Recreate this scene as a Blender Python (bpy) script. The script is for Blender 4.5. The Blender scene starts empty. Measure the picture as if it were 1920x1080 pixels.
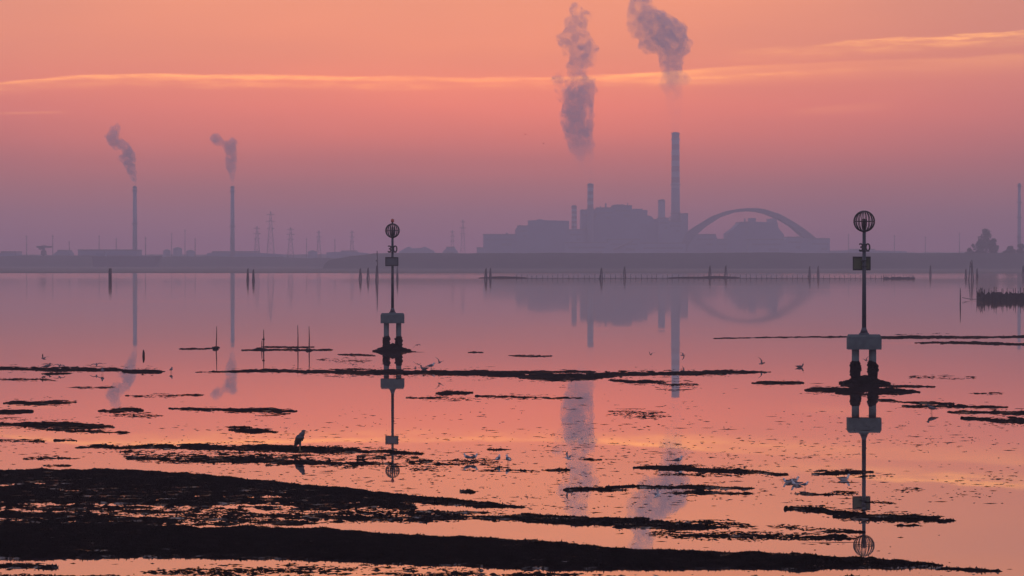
import bpy, bmesh, math, random
import numpy as np
from mathutils import Vector, Matrix

random.seed(7)
RNG = np.random.default_rng(11)
sc = bpy.context.scene
COL = sc.collection
R = math.radians

# ------------------------------------------------------------------ camera geometry (photo pixels 1920 x 1080)
F, CAMH, HY = 5445.0, 8.0, 487.0
PITCH = math.atan((540 - HY) / F)
FW = (0, math.cos(PITCH), -math.sin(PITCH))
UP = (0, math.sin(PITCH), math.cos(PITCH))
def ray(px, py):
    a, b = (px - 960) / F, (540 - py) / F
    return Vector((a, FW[1] + UP[1] * b, FW[2] + UP[2] * b))
def at(px, py, Y):
    d = ray(px, py); t = Y / d.y
    return Vector((d.x * t, Y, CAMH + d.z * t))
def ground(px, py, z=0.0):
    d = ray(px, py); t = (z - CAMH) / d.z
    return Vector((d.x * t, d.y * t, z))

cam = bpy.data.cameras.new('camera'); co = bpy.data.objects.new('camera', cam); COL.objects.link(co)
cam.sensor_width = 36; cam.lens = 36 * F / 1920; cam.clip_start = 1; cam.clip_end = 20000
co.location = (0, 0, CAMH); co.rotation_euler = (math.pi / 2 - PITCH, 0, 0)
sc.camera = co

# ------------------------------------------------------------------ node helpers
def srgb(c):
    return tuple((x / 255 / 12.92) if x / 255 <= .04045 else ((x / 255 + .055) / 1.055) ** 2.4 for x in c)
class NT:
    def __init__(s, nt): s.nt = nt; nt.nodes.clear()
    def n(s, t, **k):
        o = s.nt.nodes.new(t)
        for a, b in k.items():
            if a.startswith('i_'):
                q = a[2:]; q = int(q) if q.isdigit() else q.replace('_', ' ')
                o.inputs[q].default_value = b
            else: setattr(o, a, b)
        return o
    def l(s, a, b): s.nt.links.new(a, b)
    def sock(s, o, name, v):
        if hasattr(v, 'is_output'): s.l(v, o.inputs[name])
        elif v is not None: o.inputs[name].default_value = v
    def m(s, op, a, b=None, c=None, clamp=False):
        o = s.n('ShaderNodeMath', operation=op, use_clamp=clamp)
        s.sock(o, 0, a); s.sock(o, 1, b); s.sock(o, 2, c)
        return o.outputs[0]
    def vm(s, op, a, b=None):
        o = s.n('ShaderNodeVectorMath', operation=op); s.sock(o, 0, a); s.sock(o, 1, b)
        return o.outputs[0]
    def sstep(s, v, a, b, lo=0.0, hi=1.0):
        o = s.n('ShaderNodeMapRange', interpolation_type='SMOOTHSTEP')
        s.sock(o, 0, v); o.inputs[1].default_value = a; o.inputs[2].default_value = b
        o.inputs[3].default_value = lo; o.inputs[4].default_value = hi
        return o.outputs[0]
    def ramp(s, v, stops, interp='LINEAR'):
        o = s.n('ShaderNodeValToRGB'); cr = o.color_ramp; cr.interpolation = interp
        while len(cr.elements) > 1: cr.elements.remove(cr.elements[-1])
        cr.elements[0].position = stops[0][0]; cr.elements[0].color = (*stops[0][1], 1)
        for p, c in stops[1:]:
            e = cr.elements.new(p); e.color = (*c, 1)
        s.sock(o, 0, v); return o.outputs[0]
    def mixc(s, f, a, b, bt='MIX'):
        o = s.n('ShaderNodeMix', data_type='RGBA', blend_type=bt)
        s.sock(o, 0, f); s.sock(o, 6, a); s.sock(o, 7, b); return o.outputs[2]
    def noise(s, vec, scale, detail=3, rough=.55, dims='3D'):
        o = s.n('ShaderNodeTexNoise', noise_dimensions=dims)
        o.inputs['Scale'].default_value = scale; o.inputs['Detail'].default_value = detail; o.inputs['Roughness'].default_value = rough
        if vec is not None: s.l(vec, o.inputs['Vector'])
        return o
    def scaled(s, vec, v):
        return s.vm('MULTIPLY', vec, v)

def mat(name, col, rough=.7, spec=.3, var=.25, scale=3.0, metal=0.0):
    m = bpy.data.materials.new(name); m.use_nodes = True; t = NT(m.node_tree)
    out = t.n('ShaderNodeOutputMaterial'); p = t.n('ShaderNodeBsdfPrincipled')
    tc = t.n('ShaderNodeTexCoord')
    nz = t.noise(tc.outputs['Object'], scale, 4).outputs[0]
    c1 = tuple(x * (1 - var) for x in col); c2 = tuple(min(1, x * (1 + var)) for x in col)
    c = t.ramp(nz, [(.25, c1), (.75, c2)])
    t.l(c, p.inputs['Base Color']); p.inputs['Roughness'].default_value = rough
    p.inputs['Specular IOR Level'].default_value = spec; p.inputs['Metallic'].default_value = metal
    t.l(p.outputs[0], out.inputs[0]); return m

M = dict(
    concrete=mat('concrete', (.078, .105, .115), .85, .2, .3, 2.0),
    steel=mat('painted_steel', (.035, .045, .06), .5, .35, .3, 3.0),
    darksteel=mat('dark_steel', (.022, .024, .028), .5, .3, .2, 4.0),
    board=mat('board_green', (.085, .105, .065), .7, .2, .3, 2.0),
    boardgrey=mat('board_grey', (.09, .10, .115), .7, .2, .3, 2.0),
    wood=mat('weathered_wood', (.02, .016, .016), .9, .1, .4, 3.0),
    weed=mat('wet_weed', (.004, .0035, .003), .9, .0, .5, 6.0),
    rope=mat('rope', (.05, .042, .04), .9, .1, .2, 5.0),
    net=mat('netting', (.018, .017, .02), .95, .1, .4, 1.5),
    lamp=mat('red_lens', (.30, .045, .03), .3, .5, .1, 5.0),
    wall=mat('hazed_cladding', (.10, .14, .22), .8, .2, .2, .05),  # blue of the distant haze put into the wall colour
    wall2=mat('pale_hazed_cladding', (.14, .18, .26), .8, .2, .2, .05),  # paler walls, haze blue mixed into the colour as well
    roof=mat('roofing', (.10, .10, .11), .8, .2, .2, .05),
    dark=mat('window_dark', (.06, .075, .11), .4, .4, .2, .2),
    white=mat('white_paint', (.32, .33, .37), .7, .3, .1, .1),
    red=mat('red_paint', (.16, .07, .07), .7, .3, .15, .1),
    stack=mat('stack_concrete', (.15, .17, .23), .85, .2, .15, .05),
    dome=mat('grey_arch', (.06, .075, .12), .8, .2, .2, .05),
    hull=mat('hull_paint', (.05, .045, .06), .6, .3, .2, .1),
    leaf=mat('foliage', (.035, .04, .025), .9, .1, .4, .3),
    bark=mat('bark', (.05, .04, .035), .9, .1, .3, .5),
    gwhite=mat('gull_white', (.46, .49, .54), .8, .2, .06, 20),
    ggrey=mat('gull_grey', (.07, .085, .115), .8, .2, .1, 20),
    gdark=mat('gull_dark', (.025, .025, .03), .8, .2, .2, 20),
    beak=mat('beak_red', (.16, .035, .02), .5, .4, .1, 20),
    heron=mat('heron_grey', (.07, .075, .09), .85, .2, .2, 15),
    hbeak=mat('heron_beak', (.22, .15, .06), .5, .3, .1, 15),
)

# ------------------------------------------------------------------ mesh helpers
class MB:
    def __init__(s): s.v = []; s.f = []; s.mi = []
    def add(s, vs, fs, mi=0):
        b = len(s.v); s.v += [Vector(p) for p in vs]
        for q in fs: s.f.append(tuple(b + i for i in q)); s.mi.append(mi)
    def box(s, c, size, mi=0, rz=0.0, top=None):
        hx, hy, hz = size[0] / 2, size[1] / 2, size[2] / 2; tx, ty = top or (1, 1)
        mt = Matrix.Rotation(rz, 3, 'Z'); c = Vector(c)
        vs = [c + mt @ Vector((x * hx * (tx if z > 0 else 1), y * hy * (ty if z > 0 else 1), z * hz)) for z in (-1, 1) for y in (-1, 1) for x in (-1, 1)]
        s.add(vs, [(0, 2, 3, 1), (4, 5, 7, 6), (0, 1, 5, 4), (1, 3, 7, 5), (3, 2, 6, 7), (2, 0, 4, 6)], mi)
    def tube(s, pts, rad, n=8, mi=0, flat=None, caps=True, closed=False):
        """sweep; rad: number or list, each number or (side, up) pair"""
        pts = [Vector(p) for p in pts]; k = len(pts); rings = []
        for i, p in enumerate(pts):
            if closed: d = pts[(i + 1) % k] - pts[i - 1]
            else: d = pts[min(i + 1, k - 1)] - pts[max(i - 1, 0)]
            d.normalize()
            ref = Vector(flat) if flat else (Vector((0, 0, 1)) if abs(d.z) < .9 else Vector((0, 1, 0)))
            sd = d.cross(ref); sd.normalize(); up = sd.cross(d)
            r = rad[i] if isinstance(rad, (list, tuple)) else rad
            a, b = r if isinstance(r, (list, tuple)) else (r, r)
            rings.append([p + sd * a * math.cos(2 * math.pi * j / n) + up * b * math.sin(2 * math.pi * j / n) for j in range(n)])
        vs = [q for r_ in rings for q in r_]; fs = []
        for i in range(k if closed else k - 1):
            i2 = (i + 1) % k
            for j in range(n): fs.append((i * n + j, i * n + (j + 1) % n, i2 * n + (j + 1) % n, i2 * n + j))
        if caps and not closed: fs.append(tuple(range(n - 1, -1, -1))); fs.append(tuple((k - 1) * n + j for j in range(n)))
        s.add(vs, fs, mi)
    def prism(s, prof, y0, y1, mi=0):
        """prof: (x, z) outline, extruded in y"""
        n = len(prof); vs = [(x, y0, z) for x, z in prof] + [(x, y1, z) for x, z in prof]
        s.add(vs, [tuple(range(n)), tuple(range(2 * n - 1, n - 1, -1))] + [(i, n + i, n + (i + 1) % n, (i + 1) % n) for i in range(n)], mi)
    def ball(s, c, r, sub=2, mi=0, squash=(1, 1, 1), jit=0.0):
        bm = bmesh.new(); bmesh.ops.create_icosphere(bm, subdivisions=sub, radius=1)
        vs = []
        for v in bm.verts:
            k = r * (1 + random.uniform(-jit, jit)); vs.append(Vector(c) + Vector((v.co.x * squash[0], v.co.y * squash[1], v.co.z * squash[2])) * k)
        fs = [tuple(v.index for v in f.verts) for f in bm.faces]; bm.free(); s.add(vs, fs, mi)
    def build(s, name, mats, parent=None, smooth=False):
        mats = mats if isinstance(mats, (list, tuple)) else [mats]
        off = Vector(parent['_o']) if parent is not None and '_o' in parent else Vector((0, 0, 0))
        me = bpy.data.meshes.new(name)
        me.from_pydata([tuple(p - off) for p in s.v], [], s.f)
        for m_ in mats: me.materials.append(m_)
        me.polygons.foreach_set('material_index', s.mi)
        if smooth: me.polygons.foreach_set('use_smooth', [True] * len(s.f))
        bm = bmesh.new(); bm.from_mesh(me); bmesh.ops.recalc_face_normals(bm, faces=bm.faces); bm.to_mesh(me); bm.free()
        o = bpy.data.objects.new(name, me); COL.objects.link(o)
        if parent is not None: o.parent = parent
        if parent is not None and '_o' in parent: o['_o'] = tuple(off) if False else (0, 0, 0)
        if parent is not None: o['_o'] = tuple(off)
        return o

def thing(name, loc, label, cat, group=None):
    o = bpy.data.objects.new(name, None); COL.objects.link(o); o.location = loc; o.empty_display_size = .5
    o['_o'] = tuple(loc); o['label'] = label; o['category'] = cat
    if group: o['group'] = group
    return o
def tag(o, label, cat, group=None):
    o['label'] = label; o['category'] = cat
    if group: o['group'] = group
def mesh_obj(name, verts, faces, m, smooth=False):
    me = bpy.data.meshes.new(name); nv, nf = len(verts), len(faces)
    me.vertices.add(nv); me.vertices.foreach_set('co', np.asarray(verts, dtype=np.float32).ravel())
    k = faces.shape[1]
    me.loops.add(nf * k); me.loops.foreach_set('vertex_index', faces.astype(np.int32).ravel())
    me.polygons.add(nf); me.polygons.foreach_set('loop_start', np.arange(0, nf * k, k, dtype=np.int32))
    me.update(calc_edges=True); me.validate()
    if smooth: me.polygons.foreach_set('use_smooth', np.ones(nf, dtype=bool))
    me.materials.append(m); o = bpy.data.objects.new(name, me); COL.objects.link(o); return o
def remesh(mb, voxel, smooth_it=4):
    """join overlapping closed shells into one continuous surface"""
    me = bpy.data.meshes.new('tmp'); me.from_pydata([tuple(p) for p in mb.v], [], mb.f)
    o = bpy.data.objects.new('tmp', me); COL.objects.link(o)
    r = o.modifiers.new('r', 'REMESH'); r.mode = 'VOXEL'; r.voxel_size = voxel
    if smooth_it:
        sm = o.modifiers.new('s', 'SMOOTH'); sm.factor = .5; sm.iterations = smooth_it
    dg = bpy.context.evaluated_depsgraph_get()
    out = bpy.data.meshes.new_from_object(o.evaluated_get(dg)); bpy.data.objects.remove(o); bpy.data.meshes.remove(me)
    return out

_perm = RNG.integers(0, 1 << 16, size=1024)
def vnoise(x, y, seed=0):
    xi = np.floor(x).astype(np.int64); yi = np.floor(y).astype(np.int64); fx = x - xi; fy = y - yi
    fx = fx * fx * fx * (fx * (fx * 6 - 15) + 10); fy = fy * fy * fy * (fy * (fy * 6 - 15) + 10)
    def h(a, b): return _perm[(_perm[(a + seed * 57) & 1023] + b) & 1023] / 65535.0
    return (h(xi, yi) * (1 - fx) + h(xi + 1, yi) * fx) * (1 - fy) + (h(xi, yi + 1) * (1 - fx) + h(xi + 1, yi + 1) * fx) * fy
def fbm(x, y, octs, seed=0, gain=.55, lac=2.17):
    a = 1.0; t = 0; s = 0
    for i in range(octs):
        s = s + a * vnoise(x, y, seed + i); t += a; a *= gain; x = x * lac + 13.7; y = y * lac - 7.3
    return s / t

# ------------------------------------------------------------------ sky, sun, haze
HAZE_D = .00033
HAZE_COL = (.97, .86, 1.0)
SUN_EL, SUN_AZ = R(2.0), R(-38)          # sun low, out of frame to the left
w = bpy.data.worlds.new('World'); sc.world = w; w.use_nodes = True
t = NT(w.node_tree)
out = t.n('ShaderNodeOutputWorld'); tc = t.n('ShaderNodeTexCoord')
dirv = t.vm('NORMALIZE', tc.outputs['Generated'])
sx = t.n('ShaderNodeSeparateXYZ'); t.l(dirv, sx.inputs[0])
el = t.m('MULTIPLY', t.m('ARCSINE', sx.outputs[2]), 180 / math.pi)
az = t.m('MULTIPLY', t.m('ARCTAN2', sx.outputs[0], sx.outputs[1]), 180 / math.pi)
sky = t.n('ShaderNodeTexSky', sky_type='NISHITA', sun_disc=False, sun_elevation=SUN_EL, sun_rotation=SUN_AZ, dust_density=3.0, air_density=1.2, ozone_density=3.0)
bg1 = t.n('ShaderNodeBackground'); t.l(sky.outputs[0], bg1.inputs[0]); bg1.inputs[1].default_value = .02
# dusk glow above the horizon, by elevation
# (elevation deg, radiance of the clear dusk glow behind the haze)
GLOW = [(0.0, (.38, .13, .20)), (.39, (.40, .13, .20)), (.92, (.54, .16, .17)), (1.44, (.84, .18, .09)), (1.97, (1.36, .22, .03)),
        (2.5, (2.10, .32, .0)), (3.0, (2.68, .43, .0)), (3.5, (2.95, .56, .0)), (4.1, (2.98, .68, .0)), (5.1, (3.02, .78, .0)), (6.3, (2.95, .80, .0))]
WS = 4.0
stops = [(e / 20, tuple(x / WS for x in c)) for e, c in GLOW]
stops += [(9 / 20, (.40, .22, .12)), (13 / 20, (.15, .10, .08)), (1.0, (.0, .0, .0))]
glow = t.ramp(t.m('DIVIDE', el, 20.0, clamp=True), stops)
g_az = t.m('POWER', 2.718, t.m('MULTIPLY', -1.0, t.m('POWER', t.m('DIVIDE', t.m('SUBTRACT', az, -1.5), 19.5), 2.0)))
glow = t.vm('SCALE', glow); glow.node.inputs['Scale'].default_value = WS
sc_n = t.n('ShaderNodeVectorMath', operation='SCALE'); t.l(glow, sc_n.inputs[0]); t.l(g_az, sc_n.inputs['Scale']); glow = sc_n.outputs[0]
# thin sunlit cirrus streaks: their height follows a gentle curve round the horizon
def yel(y): return (HY - y) * 180 / math.pi / F
def curve(pts, lo=-14.0, hi=14.0, emax=8.0):
    fc = t.n('ShaderNodeFloatCurve'); mr = t.m('DIVIDE', t.m('SUBTRACT', az, lo), hi - lo, clamp=True)
    t.l(mr, fc.inputs['Value']); cv = fc.mapping.curves[0]
    P = [(((x - 960) * 180 / math.pi / F - lo) / (hi - lo), yel(y) / emax) for x, y in pts]
    P = [(0.0, P[0][1])] + P + [(1.0, P[-1][1])]
    cv.points[0].location = P[0]; cv.points[1].location = P[-1]
    for p in P[1:-1]: cv.points.new(*p)
    fc.mapping.update(); return t.m('MULTIPLY', fc.outputs[0], emax)
sv = t.n('ShaderNodeCombineXYZ'); t.l(az, sv.inputs[0]); t.l(el, sv.inputs[1])
n1 = t.noise(t.scaled(sv.outputs[0], (.55, 6.0, 1)), 1.0, 5, .6).outputs[0]
n2 = t.noise(t.scaled(sv.outputs[0], (.22, 1.6, 1)), 1.0, 4, .6).outputs[0]
n3 = t.noise(t.scaled(sv.outputs[0], (1.3, 9.0, 1)), 1.0, 6, .65).outputs[0]
fine = t.sstep(n3, .36, .64, .25, 1.25)
def streak(pts, up, dn, amt, xa, xb, wob=.10, nlo=.3, nhi=.7):
    d = t.m('SUBTRACT', el, curve(pts)); d = t.m('ADD', d, t.m('MULTIPLY', t.m('SUBTRACT', n1, .5), wob))
    s = t.m('MULTIPLY', t.sstep(d, up, 0.0), t.sstep(d, -dn, 0.0))
    def a(x): return (x - 960) * 180 / math.pi / F
    win = t.m('MULTIPLY', t.sstep(az, a(xa[0]), a(xa[1])), t.sstep(az, a(xb[0]), a(xb[1])))
    s = t.m('MULTIPLY', t.m('MULTIPLY', s, win), t.sstep(n2, nlo, nhi, .35, 1.0))
    return t.m('MULTIPLY', s, amt)
st = streak([(-300, 185), (0, 163), (150, 149), (400, 145), (700, 147), (1000, 147), (1200, 141), (1400, 128), (1700, 118), (2100, 110)], .05, .12, 1.25, (-900, -400), (1500, 1050), .13)
st = t.m('MULTIPLY', st, t.sstep(n3, .34, .60, .5, 1.15))
st = t.m('ADD', st, t.m('MULTIPLY', fine, streak([(-300, 196), (0, 172), (150, 160), (400, 157), (700, 160), (1000, 158), (1200, 152), (1500, 138), (1700, 128), (2100, 120)], .07, .16, .5, (-900, -400), (1900, 1300), .2)))
st = t.m('ADD', st, streak([(1200, 141), (1400, 128), (1700, 118), (2100, 105)], .06, .45, .42, (1100, 1300), (3000, 2300), .15))
st = t.m('ADD', st, t.m('MULTIPLY', fine, streak([(1300, 108), (1500, 90), (1700, 76), (1920, 66), (2200, 58)], .05, .34, 1.15, (1330, 1600), (3200, 2500), .30, .30, .62)))
st = t.m('ADD', st, streak([(1400, 215), (1550, 203), (1700, 196)], .05, .18, .22, (1450, 1540), (1700, 1620), .12))
st = t.m('ADD', st, streak([(0, 216), (130, 213)], .03, .06, .30, (-30, 40), (160, 90), .05))
cadd = t.n('ShaderNodeVectorMath', operation='SCALE'); cadd.inputs[0].default_value = (1.5, .74, .05); t.l(st, cadd.inputs['Scale'])
# broad soft unevenness of the high dusk haze
soft = t.noise(t.scaled(sv.outputs[0], (.09, .55, 1)), 1.0, 3, .5).outputs[0]
softm = t.sstep(soft, .3, .7, .93, 1.07)
gs = t.n('ShaderNodeVectorMath', operation='SCALE'); t.l(glow, gs.inputs[0]); t.l(softm, gs.inputs['Scale'])
# the rest of the twilight dome
twi = t.ramp(t.m('DIVIDE', t.m('MAXIMUM', el, 0.0), 90.0), [(0, (.65, .465, .60)), (.08, (.71, .49, .62)), (.2, (.63, .50, .645)), (.45, (.46, .465, .615)), (1.0, (.35, .395, .58))])
front = t.sstep(az, 13, 40); frontl = t.sstep(az, -13, -40); side = t.m('MAXIMUM', front, frontl)
hi_el = t.sstep(el, 7.0, 16.0); twf = t.m('MAXIMUM', side, hi_el)
tw2 = t.n('ShaderNodeVectorMath', operation='SCALE'); t.l(twi, tw2.inputs[0]); t.l(twf, tw2.inputs['Scale'])
tot = t.vm('ADD', t.vm('ADD', gs.outputs[0], cadd.outputs[0]), tw2.outputs[0])
bg2 = t.n('ShaderNodeBackground'); t.l(tot, bg2.inputs[0]); bg2.inputs[1].default_value = 1.0
ad = t.n('ShaderNodeAddShader'); t.l(bg1.outputs[0], ad.inputs[0]); t.l(bg2.outputs[0], ad.inputs[1]); t.l(ad.outputs[0], out.inputs[0])
w.cycles.sampling_method = 'MANUAL'; w.cycles.sample_map_resolution = 1024

sl = bpy.data.lights.new('sun', 'SUN'); so = bpy.data.objects.new('sun', sl); COL.objects.link(so)
sl.energy = .06; sl.angle = R(8); sl.color = (1, .55, .35)
sd = Vector((math.sin(SUN_AZ) * math.cos(SUN_EL), math.cos(SUN_AZ) * math.cos(SUN_EL), math.sin(SUN_EL)))
so.rotation_euler = sd.to_track_quat('Z', 'Y').to_euler(); so.location = (-200, 200, 60)

hm = bpy.data.materials.new('haze_air'); hm.use_nodes = True; t = NT(hm.node_tree)
out = t.n('ShaderNodeOutputMaterial'); pv = t.n('ShaderNodeVolumePrincipled')
pv.inputs['Color'].default_value = (*HAZE_COL, 1); pv.inputs['Density'].default_value = HAZE_D; pv.inputs['Anisotropy'].default_value = .15
t.l(pv.outputs[0], out.inputs['Volume']); hm.cycles.homogeneous_volume = True
b = MB(); b.box((0, 2205, 222), (2800, 4610, 446)); hz = b.build('haze', hm); hz['kind'] = 'stuff'

# ------------------------------------------------------------------ water
wm = bpy.data.materials.new('lagoon_water'); wm.use_nodes = True; t = NT(wm.node_tree)
out = t.n('ShaderNodeOutputMaterial'); geo = t.n('ShaderNodeNewGeometry'); P = geo.outputs['Position']
nz = t.noise(t.scaled(P, (.9, .35, 1)), 1.0, 3).outputs['Color']
nb = t.noise(t.scaled(P, (.05, .02, 1)), 1.0, 2).outputs['Color']
sep = t.n('ShaderNodeSeparateXYZ'); t.l(P, sep.inputs[0])
breeze = t.m('MAXIMUM', t.sstep(t.noise(t.scaled(P, (.004, .028, 1)), 1.0, 4, .55).outputs[0], .60, .72), t.sstep(sep.outputs[1], 1080, 1420))
amp = t.m('ADD', t.sstep(sep.outputs[1], 100, 700, .0003, .0010), t.m('MULTIPLY', breeze, .010))
dv = t.n('ShaderNodeVectorMath', operation='SCALE'); t.l(t.vm('SUBTRACT', nz, (.5, .5, .5)), dv.inputs[0]); t.l(amp, dv.inputs['Scale'])
tilt = t.n('ShaderNodeCombineXYZ'); t.l(t.m('MULTIPLY', breeze, -.0045), tilt.inputs[1])
dv2 = t.vm('MULTIPLY', t.vm('SUBTRACT', nb, (.5, .5, .5)), (.0008, .0008, 0))
nrm = t.vm('NORMALIZE', t.vm('ADD', t.vm('ADD', t.vm('MULTIPLY', dv.outputs[0], (1, 1, 0)), t.vm('ADD', dv2, tilt.outputs[0])), (0, 0, 1)))
gl = t.n('ShaderNodeBsdfGlossy'); gl.inputs['Color'].default_value = (1, .975, .92, 1); t.l(t.sstep(sep.outputs[1], 100, 700, .010, .040), gl.inputs['Roughness']); t.l(nrm, gl.inputs['Normal'])
df = t.n('ShaderNodeBsdfDiffuse'); df.inputs['Color'].default_value = (.04, .03, .035, 1)
fr = t.n('ShaderNodeFresnel'); fr.inputs['IOR'].default_value = 1.333
fac = t.m('POWER', fr.outputs[0], .45)
mx = t.n('ShaderNodeMixShader'); t.l(fac, mx.inputs[0]); t.l(df.outputs[0], mx.inputs[1]); t.l(gl.outputs[0], mx.inputs[2]); t.l(mx.outputs[0], out.inputs[0])
ys = np.concatenate([np.linspace(-60, 400, 40), np.linspace(430, 4480, 60)]); xs = np.linspace(-1300, 1300, 41)
gx, gy = np.meshgrid(xs, ys); V = np.stack([gx.ravel(), gy.ravel(), np.zeros(gx.size)], 1)
nx = len(xs); ii = (np.arange(len(ys) - 1)[:, None] * nx + np.arange(nx - 1)[None, :]).ravel()
wo = mesh_obj('water', V, np.stack([ii, ii + 1, ii + nx + 1, ii + nx], 1), wm); wo['kind'] = 'structure'

# ------------------------------------------------------------------ mudflats and weed beds: a height field that breaks the water
cols = np.arange(-160, 2081, 1.6)
rows = np.concatenate([np.arange(622, 730, .45), np.arange(730, 1112, .8)])
PXg, PYg = np.meshgrid(cols, rows)
dx = (PXg - 960) / F; bb = (540 - PYg) / F
ry = FW[1] + UP[1] * bb; rz = FW[2] + UP[2] * bb
tt = -CAMH / rz
GX, GY = dx * tt, ry * tt
cov = np.zeros_like(PXg); flk = np.zeros_like(PXg)
def lay(q, dens, skirt):
    np.maximum(cov, q if dens > .67 else q * .80, out=cov)
    np.maximum(flk, skirt, out=flk)
# unevenness of the outlines (in metres on the ground)
wobx = (fbm(GX * .12, GY * .05, 3, 90) - .5)
wobs = (fbm(GX * .9, GY * .5, 3, 95) - .5)
def poly(top, bot, dens=1.0, et=2.5, eb=3.0, wob=6.0):
    tx, ty = zip(*top); bx, by = zip(*bot)
    x0, x1 = min(tx[0], bx[0]), max(tx[-1], bx[-1])
    Wt = wob * wobx * 2 + wob * .5 * wobs * 2
    a = (PYg - np.interp(PXg, tx, ty) + Wt) / et; c = (np.interp(PXg, bx, by) - PYg + Wt * .8) / eb
    q = np.clip(np.minimum(a, c), 0, 1) * dens
    q *= np.clip((PXg - x0) / 30, 0, 1) * np.clip((x1 - PXg) / 30, 0, 1)
    lay(q, dens, q * (.9 if dens < .67 else .35))
def stroke(pts, th, dens=1.0, soft=.85, wob=1.0):
    """tapered patch along pts (px) with half-thickness th"""
    xs_, ys_ = zip(*pts); x0, x1 = xs_[0], xs_[-1]; xm, hl = (x0 + x1) / 2, (x1 - x0) / 2
    u = (PXg - xm) / hl
    prof = th * np.sqrt(np.clip(1 - np.abs(u) ** 2.2, 0, 1)) * (1 + 1.2 * wobx + .9 * wobs) + 1e-4
    v = np.abs(PYg - np.interp(PXg, xs_, ys_) + wob * th * .9 * wobs) / prof
    q = np.clip((1.12 - v) / soft, 0, 1) * dens; q[np.abs(u) > 1] = 0
    u2 = np.abs(u * .88); sk = np.clip((2.2 - v) / 1.4, 0, 1) * np.clip((1 - u2) * 4, 0, 1) * (.8 if dens < .67 else .45); sk[u2 > 1] = 0
    lay(q, dens, sk)
# near masses
poly([(-160, 880), (0, 879), (200, 880), (330, 884), (430, 892), (560, 905), (640, 911), (750, 925), (830, 931), (900, 938), (1000, 949), (1030, 953)],
     [(-160, 912), (0, 912), (200, 916), (400, 925), (560, 934), (700, 944), (850, 953), (950, 958), (1030, 958)], 1.1, 4, 12)
poly([(-160, 895), (0, 895), (430, 905), (640, 925), (800, 940)], [(-160, 945), (0, 945), (300, 952), (560, 955), (800, 962)], .72, 6, 8)
poly([(-160, 925), (0, 925), (400, 935), (700, 945), (900, 955), (1050, 965)], [(-160, 990), (0, 990), (300, 990), (600, 985), (800, 985), (1050, 985)], .62, 5, 6)
poly([(-160, 958), (0, 960), (200, 964), (330, 972)], [(-160, 1000), (0, 1000), (200, 1000), (330, 985)], .74, 6, 6)
poly([(960, 958), (1000, 962), (1120, 967), (1200, 968), (1290, 978), (1400, 987)], [(960, 985), (1000, 986), (1100, 990), (1200, 996), (1300, 1000), (1400, 994)], .92, 3, 6)
poly([(-160, 984), (0, 985), (250, 985), (500, 990), (800, 1000), (1000, 1010), (1100, 1021), (1200, 1029), (1300, 1030), (1400, 1034), (1500, 1040), (1600, 1047), (1700, 1053), (1780, 1060)],
     [(-160, 1047), (0, 1048), (300, 1050), (600, 1052), (800, 1060), (1000, 1070), (1200, 1072), (1400, 1069), (1500, 1070), (1600, 1066), (1700, 1066), (1780, 1066)], 1.12, 3, 4)
stroke([(1560, 1052), (1680, 1059), (1760, 1065), (1880, 1071)], 3, .85)
stroke([(260, 1072), (600, 1073), (1000, 1077), (1100, 1078)], 8, .58)
stroke([(-60, 1063), (20, 1063), (110, 1064)], 4, .85); stroke([(-100, 1080), (300, 1084), (700, 1082)], 5, .62)
stroke([(1210, 1001), (1350, 1004), (1500, 1008)], 7, .66); stroke([(1400, 1004), (1500, 1006), (1620, 1012)], 6, .62)
stroke([(1440, 986), (1520, 994), (1625, 999)], 3, .66); stroke([(1230, 975), (1300, 978), (1420, 990)], 6, .6)
# heron bank
stroke([(140, 839), (300, 838), (450, 840), (600, 843), (750, 848), (800, 851)], 6.5, 1.0)
poly([(190, 842), (400, 843), (600, 848), (760, 852), (860, 868)], [(190, 850), (260, 868), (400, 874), (560, 879), (700, 882), (860, 876)], .60, 4, 5)
stroke([(230, 860), (400, 863), (600, 868), (720, 872)], 7, .74)
stroke([(760, 880), (840, 872), (940, 866)], 6, .56); stroke([(850, 877), (960, 880), (1010, 884)], 4, .5)
stroke([(40, 860), (100, 859), (150, 860)], 3, .62); stroke([(80, 873), (120, 873), (140, 874)], 2, .6)
stroke([(480, 912), (560, 916), (640, 920)], 3, .62)
stroke([(700, 924), (715, 924), (730, 925)], 3, .9); stroke([(862, 921), (876, 921), (892, 922)], 3, .9)
# mid patches, left
stroke([(-160, 692), (0, 691), (120, 693), (240, 694), (310, 697)], 4.6, 1.1); stroke([(228, 697), (270, 698), (307, 698)], 5.5, 1.1); stroke([(78, 701), (105, 701), (138, 700)], 2.4, 1.0)
stroke([(5, 756), (70, 755), (145, 754)], 5, 1.0); stroke([(-60, 774), (20, 773), (64, 772)], 4.6, 1.05)
stroke([(-160, 795), (0, 795), (90, 796), (215, 800)], 8, 1.0); stroke([(40, 803), (110, 804), (170, 803)], 4.5, .7); stroke([(118, 809), (190, 809), (245, 811)], 3.5, .8)
stroke([(182, 771), (230, 769), (270, 770)], 5, 1.05); stroke([(210, 777), (260, 778), (305, 779)], 3.5, .55)
stroke([(315, 766), (420, 768), (558, 771)], 4.6, 1.0); stroke([(420, 773), (480, 774), (545, 775)], 4.5, .62)
stroke([(428, 806), (455, 808), (522, 811)], 5, 1.0); stroke([(418, 800), (445, 801), (475, 802)], 2, .8)
stroke([(-60, 711), (40, 712), (110, 713)], 3, .60); stroke([(130, 726), (190, 727), (215, 726)], 2.2, .6); stroke([(235, 742), (300, 743), (350, 741)], 3, .6); stroke([(350, 741), (366, 741), (382, 741)], 2.5, .9)
stroke([(-60, 826), (30, 826), (85, 828)], 4, .66); stroke([(100, 826), (130, 826), (145, 827)], 2, .7)
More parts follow.
